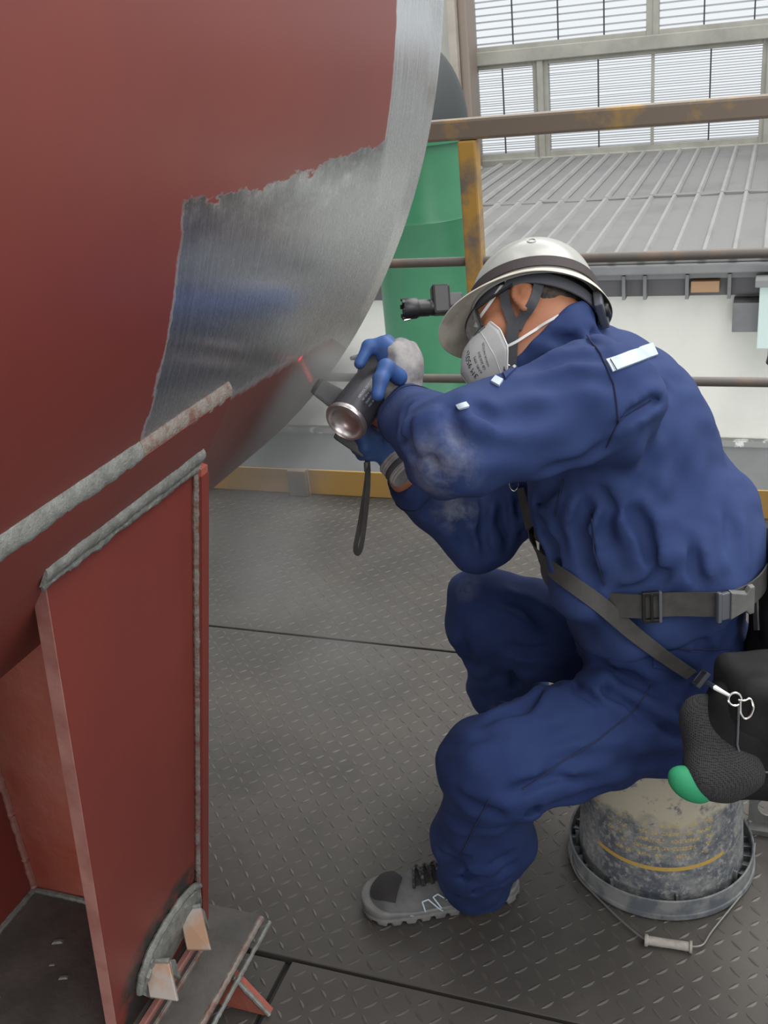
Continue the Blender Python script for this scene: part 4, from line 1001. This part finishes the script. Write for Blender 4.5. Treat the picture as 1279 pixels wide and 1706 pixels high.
for q in ((-.02, .085), (-.075, .055)):
    n = 14; aa = math.atan2(q[1]/RYh, (q[0]+.01)/RX)
b_ = [hh(*dome(.62, 1.75+.10*math.cos(t), .0012+.0*t)) for t in np.linspace(0, 2*PI, 14, endpoint=False)]
b_ = [hh(*dome(.62+.075*math.sin(t), 1.80+.075*math.cos(t), .0006)) for t in np.linspace(0, 2*PI, 16, endpoint=False)]
MB().tube(b_, .0011, 6, closed=True).build('embossed_mark', MT['helmet'], hat, True)
# chin harness laid over the cheek
def strap(pts, w_, name, mat, par, off=.003, fn=skin, th=.0016, n=5):
    P, N = lay(fn, pts, n, off)
    for _ in range(4): P = [P[0]]+[(P[i-1]+2*P[i]+P[i+1])/4 for i in range(1, len(P)-1)]+[P[-1]]; N = [N[0]]+[nrm(N[i-1]+2*N[i]+N[i+1]) for i in range(1, len(N)-1)]+[N[-1]]
    return MB().ribbon(P, N, w_, th).build(name, mat, par, True)
strap([(838, 452), (842, 490), (846, 520), (856, 545)], .0150, 'chin_strap', MT['webbing_dark'], hat, .0045)
strap([(902, 462), (888, 500), (868, 536), (862, 552)], .0150, 'chin_strap', MT['webbing_dark'], hat, .0050)
cs = strap([(857, 540), (855, 565), (853, 590), (850, 618)], .0190, 'chin_strap', MT['webbing_dark'], hat, .0065)
p_ = trace(skin, 840, 466); N_ = grad(skin, p_); X = frame(N_, camv(0, 1, 0))
MB().box(A(-.010, -.007, .004), A(.010, .007, .009), X, p_).box(A(-.008, -.016, .004), A(.008, -.010, .008), X, p_).build('strap_buckle', MT['black'], hat, bevel=.0015)
# torch clipped to the front of the band
tb = hh(*dome(.05, .42, .012)); dT = nrm(camv(-.985, -.07, -.10))
blk = P3(734, 503, (CM.T@(tb-EYE))[2]-.005)
X = np.column_stack([dT, nrm(np.cross(dT, camv(0, 0, -1))), np.cross(dT, nrm(np.cross(dT, camv(0, 0, -1))))])
if X[:, 1]@camv(0, 1, 0) < 0: X[:, 1] *= -1; X[:, 2] *= -1
lamp = MB().box(A(-.014, -.020, -.014), A(.014, .026, .014), X, blk).build('torch_clip', MT['black'], hat, bevel=.004)
MB().box(A(-.034, -.010, -.012), A(-.010, .012, .012), X, blk).build('clip_hinge', MT['grey_plastic'], lamp, bevel=.003)
c0 = blk+dT*.010-X[:, 1]*.008
MB().lathe([(.0, 0), (.0125, 0), (.0130, .006), (.0125, .008), (.0135, .010), (.0135, .024), (.0145, .027), (.0165, .030), (.0168, .046), (.0158, .050), (.0150, .050), (.0135, .044), (.0, .044)], 32, c0, dT).build('torch', MT['black'], lamp, True)
for k in range(6):
    a = 2*PI*k/6; q = c0+dT*.052+frame(dT)@A(.0150*math.cos(a), .0150*math.sin(a), 0)
    MB().box(A(-.0035, -.0016, -.004), A(.0035, .0016, .001), frame(dT)@np.array([[-math.sin(a), math.cos(a), 0], [math.cos(a), math.sin(a), 0], [0, 0, 1]]), q).build('bezel_tooth', MT['black'], lamp, bevel=.0006, seg=1)
MB().tube([c0+dT*.040-X[:, 1]*.016, c0+dT*.050-X[:, 1]*.018], .0022, 8).build('bezel_screw', MT['metal'], lamp, True)

# ================================================================== RESPIRATOR AND GLASSES
rsp = empty('respirator', tuple(hl(.10, 0, -.06)), 'white folded dust mask with dark print strapped over the worker\'s nose and mouth', 'mask')
cr = np.array([(.112, 0, .006), (.131, 0, -.018), (.141, 0, -.048), (.133, 0, -.080), (.100, 0, -.113)])
ed = np.array([(.080, .038, .004), (.058, .068, -.020), (.046, .076, -.052), (.044, .070, -.088), (.062, .040, -.118)])
def msk(s, t, off=0.):
    x = s*4; f = lambda T: np.array([np.interp(x, range(5), T[:, i]) for i in range(3)])
    C, E_ = f(cr), f(ed); a = abs(t); k = (1-a**1.25)
    p = E_+(C-E_)*k; p[1] = (E_[1]*(a**.85))*(1 if t >= 0 else -1)
    p[0] += .010*math.sin(PI*a)*math.sin(PI*s); 
    if off:
        e = .01; d1 = msk(min(s+e, 1), t)-msk(max(s-e, 0), t); d2 = msk(s, min(t+e, 1))-msk(s, max(t-e, -1)); n = nrm(np.cross(d1, d2)); n = n if n[0] > -.2 and n@A(.6, t, 0) > 0 else -n
        p = p+n*off
    return p
ns, nt_ = 24, 40; vo = [hl(*msk(i/ns, -1+2*j/nt_)) for i in range(ns+1) for j in range(nt_+1)]
mk = MB().add(vo, [(i*(nt_+1)+j, i*(nt_+1)+j+1, (i+1)*(nt_+1)+j+1, (i+1)*(nt_+1)+j) for i in range(ns) for j in range(nt_)]).build('mask_body', MT['mask'], rsp, True)
md = mk.modifiers.new('thick', 'SOLIDIFY'); md.thickness = .0016; md.offset = 0
edge = [hl(*msk(s, 1, .0)) for s in np.linspace(0, 1, 20)]; MB().tube(edge, .0016, 6).build('welded_edge', MT['white_strap'], rsp, True)
MB().tube([hl(*msk(s, 0, .0005)) for s in np.linspace(0, 1, 20)], .0013, 6).build('welded_edge', MT['white_strap'], rsp, True)
for tt in (.80,):
    MB().tube([hl(*msk(s, tt, .0009)) for s in np.linspace(.12, .95, 18)], .0007, 5).build('welded_edge', MT['white_strap'], rsp, True)
def text_mesh(txt, size):
    cu = bpy.data.curves.new('t', 'FONT'); cu.body = txt; cu.size = size; cu.fill_mode = 'BOTH'; o = bpy.data.objects.new('t', cu); COL.objects.link(o)
    bpy.context.view_layer.update(); me = bpy.data.meshes.new_from_object(o.evaluated_get(bpy.context.evaluated_depsgraph_get())); bpy.data.objects.remove(o); return me
def mask_text(txt, size, s0, t0, ks=1/.125, kt=1/.085):
    me = text_mesh(txt, size)
    for v in me.vertices:
        x, y = v.co.x, v.co.y; v.co = Vector(hl(*msk(min(max(s0-x*ks, 0), 1), min(t0+x*3.0-y*kt, .97), .0016)))
    return link('printed_text', me, MT['print'], rsp)
mask_text('3M 9502+', .0125, .80, .38)
mask_text('KN95  FFP2', .0058, .80, .49); mask_text('GB 2626-2019', .0050, .80, .58); mask_text('NON-OIL PARTICLES', .0040, .80, .66)
bx = [(.27, .76), (.19, .76), (.19, .90), (.27, .90)]; MB().tube([hl(*msk(s, t, .0013)) for s, t in bx], .0007, 5, closed=True).build('printed_mark', MT['print'], rsp, True)
strap([(796, 546), (806, 528), (820, 508), (832, 490), (846, 470)], .0048, 'ear_strap', MT['white_strap'], rsp, .006)
strap([(838, 584), (862, 572), (885, 556), (912, 540), (930, 530)], .0042, 'neck_strap', MT['white_strap'], rsp, .007, n=8)
gl = empty('safety_glasses', tuple(hl(.09, 0, .01)), 'black framed safety glasses worn under the brim of the hard hat', 'glasses')
tg = NT('clear_lens'); tg.set(Base_Color=(.85, .88, .88), Roughness=.05, Transmission_Weight=.92, IOR=1.3); MT['lens'] = tg.m
for s in (1, -1):
    vs = []
    for i in range(9):
        for j in range(9):
            a = i/8; yy = s*(.010+.056*a); xx = .108-.034*a*a; vs.append(hl(xx, yy, -.020+.046*j/8))
    ln = MB().add(vs, [(i*9+j, i*9+9+j, i*9+10+j, i*9+j+1) for i in range(8) for j in range(8)]).build('lens', MT['lens'], gl, True)
    md = ln.modifiers.new('thick', 'SOLIDIFY'); md.thickness = .0016
    fr = [vs[i*9+8] for i in range(9)]+[vs[8*9+j] for j in range(7, -1, -1)]
    MB().tube(fr, .0022, 8).build('lens_frame', MT['black'], gl, True)
    MB().tube([hl(.074, s*.068, .020), hl(.045, s*.078, .020), hl(.0, s*.086, .022)], [.0024, .0022, .002], 8).build('temple', MT['black'], gl, True)
MB().tube([hl(.108, -.011, .022), hl(.110, 0, .024), hl(.108, .011, .022)], .0022, 8).build('bridge', MT['black'], gl, True)

# ================================================================== SPRAY CAN
ax = nrm(canB-canA); CL = np.linalg.norm(canB-canA); CR = .0325
can = empty('spray_can', tuple(canA), 'black aerosol spray can with bare metal base held in the gloved left hand', 'spray can')
cb = MB().lathe([(CR-.0022, .002), (CR, .005), (CR, CL-.012), (CR-.004, CL-.004), (.024, CL+.006), (.013, CL+.010)], 48, canA, ax).build('can_body', MT['can'], can, True)
MB().lathe([(CR-.0026, .008), (CR+.0006, .0055), (CR+.0010, .002), (CR-.001, -.0012), (CR-.0035, .0), (CR-.0045, .004), (.022, .010), (.012, .0135), (.0005, .0145)], 48, canA, ax).build('can_base', MT['can_metal'], can, True)
MB().lathe([(.013, CL+.009), (.013, CL+.013), (.008, CL+.014), (.008, CL+.026), (.0005, CL+.027)], 24, canA, ax).build('spray_button', MT['grey_plastic'], can, True)
nz = canA+ax*(CL+.020); tip = P3(584, 597, 1.575)
MB().tube([nz, nz+(tip-nz)*.3+camv(0, .012, 0), tip], [.0022, .0018, .0016], 8).build('spray_straw', MT['grey_plastic'], can, True)
MB().tube([tip+nrm(nz-tip)*.016, tip], [.0055, .003], 10).build('nozzle_tip', MT['grey_plastic'], can, True)
# pale printing wrapped on the can
CX_ = frame(ax, camv(0, 0, 1)); 
tocam = nrm(EYE-canA); tc = CX_.T@tocam; a_c = math.atan2(tc[1], tc[0])
cross = CX_.T@camv(1, 0, 0); a_r = math.atan2(cross[1], cross[0])
sgn = 1 if math.sin(a_r-a_c) > 0 else -1
def can_text(txt, size, h0, da):
    me = text_mesh(txt, size)
    for v in me.vertices:
        h = h0+v.co.x; a = a_c-sgn*(da+v.co.y/CR); v.co = Vector(canA+CX_@A((CR+.0006)*math.cos(a), (CR+.0006)*math.sin(a), h))
    return link('printed_text', me, MT['print_light'], can)
for i, (tx, sz) in enumerate((('AEROSOL DEVELOPER', .0050), ('NET 500 ml  CONTENTS', .0040), ('UNDER PRESSURE  SHAKE', .0040), ('WELL BEFORE USE', .0040))):
    can_text(tx, sz, .026, .16-.20*i)

# ================================================================== INFRARED THERMOMETER
th = empty('infrared_thermometer', tuple(P3(600, 700, 1.60)), 'dark grey pistol grip thermometer with wrist strap held behind the spray can', 'thermometer')
def slab(a, b, wa, wb, da, db, name, mat, par, up=None, bev=.004):
    t = nrm(b-a); n = nrm(ray(*PXC)); n = nrm(n-t*(n@t)); s_ = np.cross(t, n)
    q = lambda c, w_, d: [c+s_*w_/2+n*d/2, c-s_*w_/2+n*d/2, c-s_*w_/2-n*d/2, c+s_*w_/2-n*d/2]
    return MB().hexa(q(a, wa, da), q(b, wb, db)).build(name, mat, par, bevel=bev)
PXC = (590, 700)
slab(P3(527, 643, 1.575), P3(600, 690, 1.60), .027, .044, .030, .040, 'barrel', MT['grey_plastic'], th)
tl = MB().lathe([(.0, .003), (.009, .003), (.009, 0), (.0125, 0), (.013, .008)], 24, P3(525, 642, 1.574), nrm(P3(600, 690, 1.6)-P3(527, 643, 1.575))).build('lens_tube', MT['black'], th, True)
slab(P3(616, 692, 1.600), P3(579, 746, 1.600), .052, .058, .036, .034, 'grip', MT['grey_plastic'], th, bev=.006)
slab(P3(603, 703, 1.585), P3(632, 712, 1.59), .030, .026, .02, .02, 'trigger', MT['red_plastic'], th, bev=.003)
pts = []; q0 = P3(611, 766, 1.598)
L1 = [(611, 766), (612, 790), (606, 830), (598, 880), (590, 916), (595, 924), (601, 914), (607, 870), (612, 820), (613, 790), (612, 768)]
P = [P3(x, y, 1.598+.010*math.sin(i*.6)) for i, (x, y) in enumerate(L1)]
PP = []
for a, b in zip(P[:-1], P[1:]): PP += [a+(b-a)*k/4 for k in range(4)]
PP.append(P[-1])
for _ in range(3): PP = [PP[0]]+[(PP[i-1]+2*PP[i]+PP[i+1])/4 for i in range(1, len(PP)-1)]+[PP[-1]]
MB().ribbon(PP, [nrm(ray(600, 850)+camv(.7, 0, 0)) for _ in PP], .0085, .0014).build('wrist_strap', MT['webbing'], th, True)
MB().tube([P3(611, 770, 1.598), P3(612, 786, 1.599)], .0052, 10).build('strap_slide', MT['grey_plastic'], th, True)

ls = bpy.data.lights.new('laser_pointer', 'SPOT'); ls.color = (1, .03, .02); ls.energy = 4.; ls.spot_size = math.radians(9); ls.spot_blend = .9; ls.shadow_soft_size = .004
lo_ = bpy.data.objects.new('laser_pointer', ls); COL.objects.link(lo_); a_ = P3(522, 640, 1.570); lo_.location = a_
_t = ray(500, 598); _d = _t[[0, 2]]; _o = A(EYE[0]-VX, EYE[2]-VZ); _b = 2*_d@_o; _k = (-_b-math.sqrt(_b*_b-4*(_d@_d)*(_o@_o-VR*VR)))/(2*_d@_d)
lo_.rotation_euler = (Vector(EYE+_t*_k)-Vector(a_)).to_track_quat('-Z', 'Y').to_euler()

# ================================================================== UPTURNED BUCKET
bk = empty('paint_bucket', tuple(BC), 'upturned dirty paint bucket with worn label and wire bail serving as a seat', 'bucket')
def bucket_mat():
    t = NT('soiled_bucket'); x, y, z = t.xyz(t.pos()); p = t.pos()
    dx, dy = t.math('SUBTRACT', x, float(BC[0])), t.math('SUBTRACT', y, float(BC[1])); an = t.math('ARCTAN2', dy, dx)
    n = t.noise(p, 16, 6, .72); nf = t.noise(p, 90, 4, .7); nb = t.noise(p, 7, 4, .6)
    c = t.mix(t.step(n, .42, .58), (.20, .205, .20), (.075, .085, .105))
    c = t.mix(t.math('MULTIPLY', t.step(nf, .50, .66), .6), c, (.40, .39, .34))
    # label: pale buff upper field, gold print rows, gold sweep
    up = t.step(t.math('ADD', z, t.math('MULTIPLY', t.math('SUBTRACT', nb, .5), .22)), .175, .205)
    c = t.mix(t.math('MULTIPLY', up, t.step(n, .70, .55)), c, (.42, .38, .29))
    c = t.mix(t.math('MULTIPLY', t.step(t.noise(p, 30, 5, .75), .60, .66), .8), c, (.10, .095, .12))
    a0 = t.math('SUBTRACT', an, -PI/2)
    inl = t.math('MULTIPLY', t.step(a0, -.62, -.55), t.step(a0, .80, .72))
    rows = t.math('FRACT', t.math('MULTIPLY', t.math('SUBTRACT', z, .1), 62.))
    rowm = t.math('MULTIPLY', t.step(rows, .22, .3), t.step(rows, .82, .74))
    zone = t.math('MULTIPLY', t.step(z, .118, .122), t.step(z, .205, .20))
    v = t.n('ShaderNodeTexVoronoi'); v.feature = 'DISTANCE_TO_EDGE'; v.inputs['Scale'].default_value = 1.
    t.t.links.new(t.comb(t.math('MULTIPLY', a0, 26.), t.math('MULTIPLY', z, 190.), 0.), v.inputs['Vector'])
    gl_ = t.step(v.outputs['Distance'], .05, .16)
    gaps = t.step(t.noise(t.comb(t.math('MULTIPLY', a0, 3.), t.math('FLOOR', t.math('MULTIPLY', z, 62.)), 0.), 2.3, 2), .44, .5)
    pr = t.math('MULTIPLY', t.math('MULTIPLY', rowm, zone), t.math('MULTIPLY', gl_, inl)); pr = t.math('MULTIPLY', pr, gaps); pr = t.math('MULTIPLY', pr, t.step(n, .68, .5))
    c = t.mix(t.math('MULTIPLY', pr, .75), c, (.52, .36, .10))
    sw = t.math('ABSOLUTE', t.math('SUBTRACT', z, t.math('ADD', .096, t.math('MULTIPLY', t.math('MULTIPLY', a0, a0), .010))))
    sweep = t.math('MULTIPLY', t.step(sw, .0045, .0035), t.math('MULTIPLY', t.step(a0, -.75, -.70), t.step(a0, .95, .9)))
    c = t.mix(t.math('MULTIPLY', sweep, t.step(nf, .72, .55)), c, (.46, .29, .06))
    t.set(Base_Color=c, Roughness=.6); t.bump(nf, .25, .002); return t.m
MT['bucket'] = bucket_mat()
MT['bucket_rim'] = M('soiled_bucket_rim', (.19, .195, .19), .55, 0, (.095, .105, .12), 20, .42, .58, bump=.3)
r0, r1, bh = .1335, .1515, .334
MB().lathe([(r1-.003, .020), (r1, .020), (r0+.002, bh-.006), (r0-.004, bh), (r0-.010, bh), (r0-.012, bh-.006), (.05, bh-.008), (.0005, bh-.008)], 96, BC).build('bucket_wall', MT['bucket'], bk, True)
MB().lathe([(r1-.004, .004), (r1+.006, .002), (.1715, .001), (.1735, .004), (.1725, .012), (.1700, .013), (.1695, .042), (.1675, .044), (.1655, .042), (.1655, .014), (r1-.001, .012), (r1-.002, .004)], 96, BC).build('bucket_rim', MT['bucket_rim'], bk, True)
rb = MB()
for k in range(40):
    a = 2*PI*k/40; rb.box(A(r1-.002, -.0009, .012), A(.1665, .0009, .024), np.array([[math.cos(a), -math.sin(a), 0], [math.sin(a), math.cos(a), 0], [0, 0, 1]]), BC)
tag(rb.build('rim_webs', MT['bucket_rim'], bk), kind='stuff')
for a in (-2.95, -2.05, -1.28, -.45, .6):
    MB().box(A(r1-.004, -.0022, .012), A(r1+.006, .0022, .046), np.array([[math.cos(a), -math.sin(a), 0], [math.sin(a), math.cos(a), 0], [0, 0, 1]]), BC).build('rim_lug', MT['bucket_rim'], bk, bevel=.001, seg=1)
MB().lathe([(r0-.001, bh-.010), (r0+.0006, bh-.008), (r0-.003, bh+.001), (r0-.006, bh+.001)], 64, BC).build('bottom_ring', MT['orange'], bk, True)
bl = [(952, 1400), (952, 1440), (966, 1466), (990, 1490), (1030, 1530), (1072, 1566)]
br = [(1158, 1578), (1172, 1574), (1182, 1555), (1215, 1515), (1245, 1478), (1254, 1440), (1257, 1405)]
hz_ = lambda i, n: .006+.022*max(0, 1-i/2.)
wl = [atZ(*q, hz_(i, 6)) for i, q in enumerate(bl)]; wr = [atZ(*q, hz_(len(br)-1-i, 6)) for i, q in enumerate(br)]
def smooth(P, n=5, it=3):
    PP = []
    for a, b in zip(P[:-1], P[1:]): PP += [a+(b-a)*k/n for k in range(n)]
    PP.append(P[-1])
    for _ in range(it): PP = [PP[0]]+[(PP[i-1]+2*PP[i]+PP[i+1])/4 for i in range(1, len(PP)-1)]+[PP[-1]]
    return PP
bail = MB().tube(smooth(wl+[(wl[-1]+wr[0])/2]+wr), .0019, 8).build('bail_wire', MT['wire'], bk, True)
g0, g1_ = atZ(1074, 1566, .009), atZ(1153, 1578, .009); gd = nrm(g1_-g0); gl0 = np.linalg.norm(g1_-g0)
MB().lathe([(.002, 0), (.0105, .0), (.0105, .004), (.0080, .006), (.0076, gl0/2), (.0080, gl0-.006), (.0105, gl0-.004), (.0105, gl0), (.002, gl0)], 20, g0, gd).build('bail_grip', MT['grip'], bk, True)

# ================================================================== TOOL BAG hanging at the hip, with shoulder strap
tb_c = P3(1262, 1205, 1.42)
bag = empty('tool_bag', tuple(tb_c), 'black nylon tool bag hanging at the worker\'s hip on a clipped webbing strap', 'bag')
BXX = np.column_stack([camv(1, 0, 0), nrm(camv(0, .93, -.36)), nrm(camv(0, .36, .93))])
bmain, bflap = P3(1305, 1225, 1.44), P3(1290, 1165, 1.42)
def bag_sdf(p):
    d = rbox(p, bmain, A(.098, .085, .055), .025, BXX)
    d = smin(d, ell(p, P3(1215, 1215, 1.42), A(.050, .058, .045), BXX), .03)
    return d+.0035*np.sin(55*p[:, 0]+30*p[:, 2])*np.sin(48*p[:, 2]-22*p[:, 1])
sdf_obj('bag_body', bag_sdf, tb_c-.22, tb_c+.24, .005, MT['black_soft'], bag)
def flap_sdf(p):
    d = rbox(p, bflap, A(.075, .052, .060), .02, BXX); d = smin(d, ell(p, P3(1262, 1185, 1.375), A(.035, .040, .02), BXX), .02)
    return d+.003*np.sin(60*p[:, 0]+20*p[:, 2])*np.sin(52*p[:, 2]+3)
sdf_obj('bag_flap', flap_sdf, tb_c-.2, tb_c+.24, .005, MT['black_soft'], bag)
back_c = P3(1342, 1010, 1.60)
sdf_obj('back_pouch', lambda p: rbox(p, back_c, A(.075, .12, .06), .03, BXX)+.003*np.sin(50*p[:, 2]+30*p[:, 0]), back_c-.24, back_c+.24, .006, MT['black_soft'], bag)
bs_ = lambda p: np.minimum(bag_sdf(p), flap_sdf(p))
P, N = lay(bs_, [(1231, 1172), (1230, 1205), (1228, 1240), (1234, 1265), (1252, 1285), (1279, 1286)], 5, .001)
MB().tube(P, .0016, 6).build('piping', MT['harness'], bag, True)
P, N = lay(lambda p: rbox(p, back_c, A(.075, .12, .06), .03, BXX), [(1266, 945), (1262, 1000), (1264, 1050)], 5, .002)
MB().ribbon(P, N, .018, .003).build('side_webbing', MT['bracket'], bag, True)
# strap from the chest to the bag
sfn = lambda p: np.minimum(jacket_sdf(p), trouser_sdf(p))
sp_ = [(864, 812), (882, 880), (905, 932), (950, 968), (1000, 1006), (1050, 1046), (1100, 1084), (1148, 1116)]
P, N = lay(sfn, sp_, 6, .010)
for _ in range(14): P = [P[0]]+[(P[i-1]+2*P[i]+P[i+1])/4 for i in range(1, len(P)-1)]+[P[-1]]; N = [N[0]]+[nrm(N[i-1]+2*N[i]+N[i+1]) for i in range(1, len(N)-1)]+[N[-1]]
MB().ribbon(P, N, [.012+.013*min(1, i/14)-.004*max(0, (i-30)/12) for i in range(len(P))], .0018).build('carry_strap', MT['webbing'], bag, True)
def at_dir(a, b, dd): return P3(a, b, dd)
dS = (CM.T@(P[-1]-EYE))[2]-.004; dR = min(dS, (CM.T@(trace(bs_, 1240, 1176)-EYE))[2])-.006; c = P3(1168, 1131, dS); tX = nrm(P3(1188, 1146, dS-.3*(dS-dR))-c); zX = nrm(-ray(1168, 1131)-tX*(-ray(1168, 1131)@tX)); X = np.column_stack([tX, np.cross(zX, tX), zX])
MB().box(A(-.018, -.013, -.003), A(-.013, .013, .004), X, c).box(A(.010, -.013, -.003), A(.015, .013, .004), X, c).box(A(-.018, -.014, -.003), A(.015, -.010, .004), X, c).box(A(-.018, .010, -.003), A(.015, .014, .004), X, c).box(A(-.012, -.010, -.002), A(.009, .010, .003), X, c).build('strap_adjuster', MT['harness'], bag, bevel=.0012)
MB().tube([P3(1180, 1139, dS-.3*(dS-dR)), P3(1192, 1146, dR+.004), P3(1214, 1159, dR)], [.0042, .0035, .0026], 10).build('snap_hook', MT['metal'], bag, True)
rc = P3(1224, 1165, dR); MB().tube([rc+camv(.0085*math.cos(t), .0085*math.sin(t), 0) for t in np.linspace(0, 2*PI, 20, endpoint=False)], .0017, 8, closed=True).build('split_ring', MT['metal'], bag, True)
MB().tube(smooth([P3(x_, y_, dR-.002) for x_, y_ in ((1233, 1170), (1233, 1188), (1240, 1199), (1250, 1194), (1256, 1178), (1250, 1162), (1240, 1168), (1229, 1166))], 4, 2), .0016, 8).build('wire_hook', MT['metal'], bag, True)
# carabiner on the chest
cc = trace(jacket_sdf, 856, 806); nn = grad(jacket_sdf, cc); X = frame(nn, camv(0, 1, 0))
MB().tube([cc+nn*.006+X@A(.008*math.cos(t), .013*math.sin(t), 0) for t in np.linspace(0, 2*PI, 20, endpoint=False)], .0014, 8, closed=True).build('chest_ring', MT['metal'], bag, True)

# black mesh glove with green knit hanging from the bag against the bucket
mg = empty('knit_glove', tuple(P3(1190, 1270, 1.43)), 'black knitted mesh glove with green lining tucked under the tool bag against the bucket', 'glove')
MT['knit'] = M('black_knit', (.02, .02, .021), .85, 0, (.055, .055, .056), 40)
kt = NT('black_mesh_knit'); pz = kt.pos(); wv = kt.n('ShaderNodeTexVoronoi'); wv.inputs['Scale'].default_value = 380; wv.inputs['Randomness'].default_value = .25; kt.t.links.new(pz, wv.inputs['Vector'])
kt.set(Base_Color=kt.mix(kt.step(wv.outputs['Distance'], .25, .6), (.008, .008, .009), (.035, .035, .037)), Roughness=.85); kt.bump(wv.outputs['Distance'], .8, .002)
def mg_sdf(p):
    d = cone(p, P3(1182, 1205, 1.43), P3(1200, 1275, 1.405), .042, .046); d = smin(d, ell(p, P3(1222, 1290, 1.40), A(.040, .030, .030)), .02)
    return smin(d, ell(p, P3(1170, 1290, 1.395), A(.028, .030, .028)), .02)+.0025*np.sin(70*p[:, 0]+40*p[:, 2])
sdf_obj('knit_body', mg_sdf, P3(1190, 1260, 1.42)-.15, P3(1190, 1260, 1.42)+.15, .004, kt.m, mg)
gf = lambda p: ell(p, P3(1150, 1307, 1.388), A(.034, .022, .020), np.column_stack([nrm(camv(.85, -.52, 0)), nrm(camv(.52, .85, 0)), camv(0, 0, 1)]))
sdf_obj('green_lining', gf, P3(1150, 1307, 1.388)-.07, P3(1150, 1307, 1.388)+.07, .0035, MT['green_cloth'], mg)

# slotted steel bracket standing behind the bucket at the right
sb = A(.09, 1.66, 0); brk = empty('slotted_bracket', tuple(sb), 'grey steel bracket with round holes standing on the floor behind the bucket', 'bracket')
def holed(c, w_, h_, r, n=24):
    mb = MB(); o_ = []; i_ = []
    for k in range(n):
        a = 2*PI*k/n; ca, sa = math.cos(a), math.sin(a); s = min(w_/max(abs(ca), 1e-6), h_/max(abs(sa), 1e-6)); o_.append((ca*s, sa*s)); i_.append((r*ca, r*sa))
    th_ = .004; vs = [c+A(u, y, v) for y in (0, th_) for u, v in o_+i_]; fs = []
    for k in range(n):
        j = (k+1) % n; fs += [(k, j, n+j, n+k), (2*n+k, 3*n+k, 3*n+j, 2*n+j), (n+k, n+j, 3*n+j, 3*n+k), (k, 2*n+k, 2*n+j, j)]
    return mb.add(vs, fs)
BYY = 1.66
for z in (.055, .137):
    holed(A(.052, BYY, z), .036, .041, .020).build('holed_plate', MT['bracket'], brk)
MB().box(A(.090, BYY-.001, .0), A(.165, BYY+.005, .178)).build('side_plate', MT['bracket'], brk, bevel=.001, seg=1)
MB().box(A(.018, BYY-.02, .0), A(.165, BYY+.03, .0135)).build('foot_plate', MT['bracket'], brk, bevel=.001, seg=1)
MB().box(A(.016, BYY-.02, .1785), A(.165, BYY+.03, .183)).build('top_flange', MT['bracket'], brk, bevel=.001, seg=1)

# ================================================================== SPRAY MIST
tm = NT('mist'); t = tm; t.t.nodes.remove(t.b)
vol = t.n('ShaderNodeVolumePrincipled'); vol.inputs['Color'].default_value = (.95, .95, .95, 1); vol.inputs['Anisotropy'].default_value = .2
tot = None; pp = t.pos()
blobs = [(P3(560, 615, 1.58), .085, 36.), (P3(505, 670, 1.62), .12, 24.), (P3(455, 740, 1.70), .15, 15.), (P3(415, 850, 1.85), .17, 8.), (P3(430, 960, 1.95), .17, 5.), (P3(560, 1090, 1.95), .20, 2.2), (P3(548, 605, 1.55), .045, 30.)]
for c, r, s in blobs:
    d = t.n('ShaderNodeVectorMath', operation='DISTANCE'); t.t.links.new(pp, d.inputs[0]); d.inputs[1].default_value = tuple(c)
    f = t.step(d.outputs['Value'], r, 0.); f = t.math('MULTIPLY', t.math('MULTIPLY', f, f), s); tot = f if tot is None else t.math('ADD', tot, f)
tot = t.math('MULTIPLY', tot, t.step(t.noise(pp, 9, 4, .6), .30, .70, .25, 1.4))
t.put(vol.inputs['Density'], tot); t.t.links.new(vol.outputs[0], t.out.inputs['Volume'])
def mist_sdf(p):
    d = np.full(len(p), 9.)
    for c, r, s in blobs: d = np.minimum(d, np.linalg.norm(p-c, axis=1)-r)
    d = np.maximum(d, VR+.003-np.hypot(p[:, 0]-VX, p[:, 2]-VZ)) if False else d
    return d
ms = sdf_obj('spray_mist', mist_sdf, (-1.35, 1.2, -.3), (-.35, 2.3, 1.2), .02, tm.m)
tag(ms, 'pale spray mist drifting between the can nozzle, the vessel rim and floor', 'mist', kind='stuff')
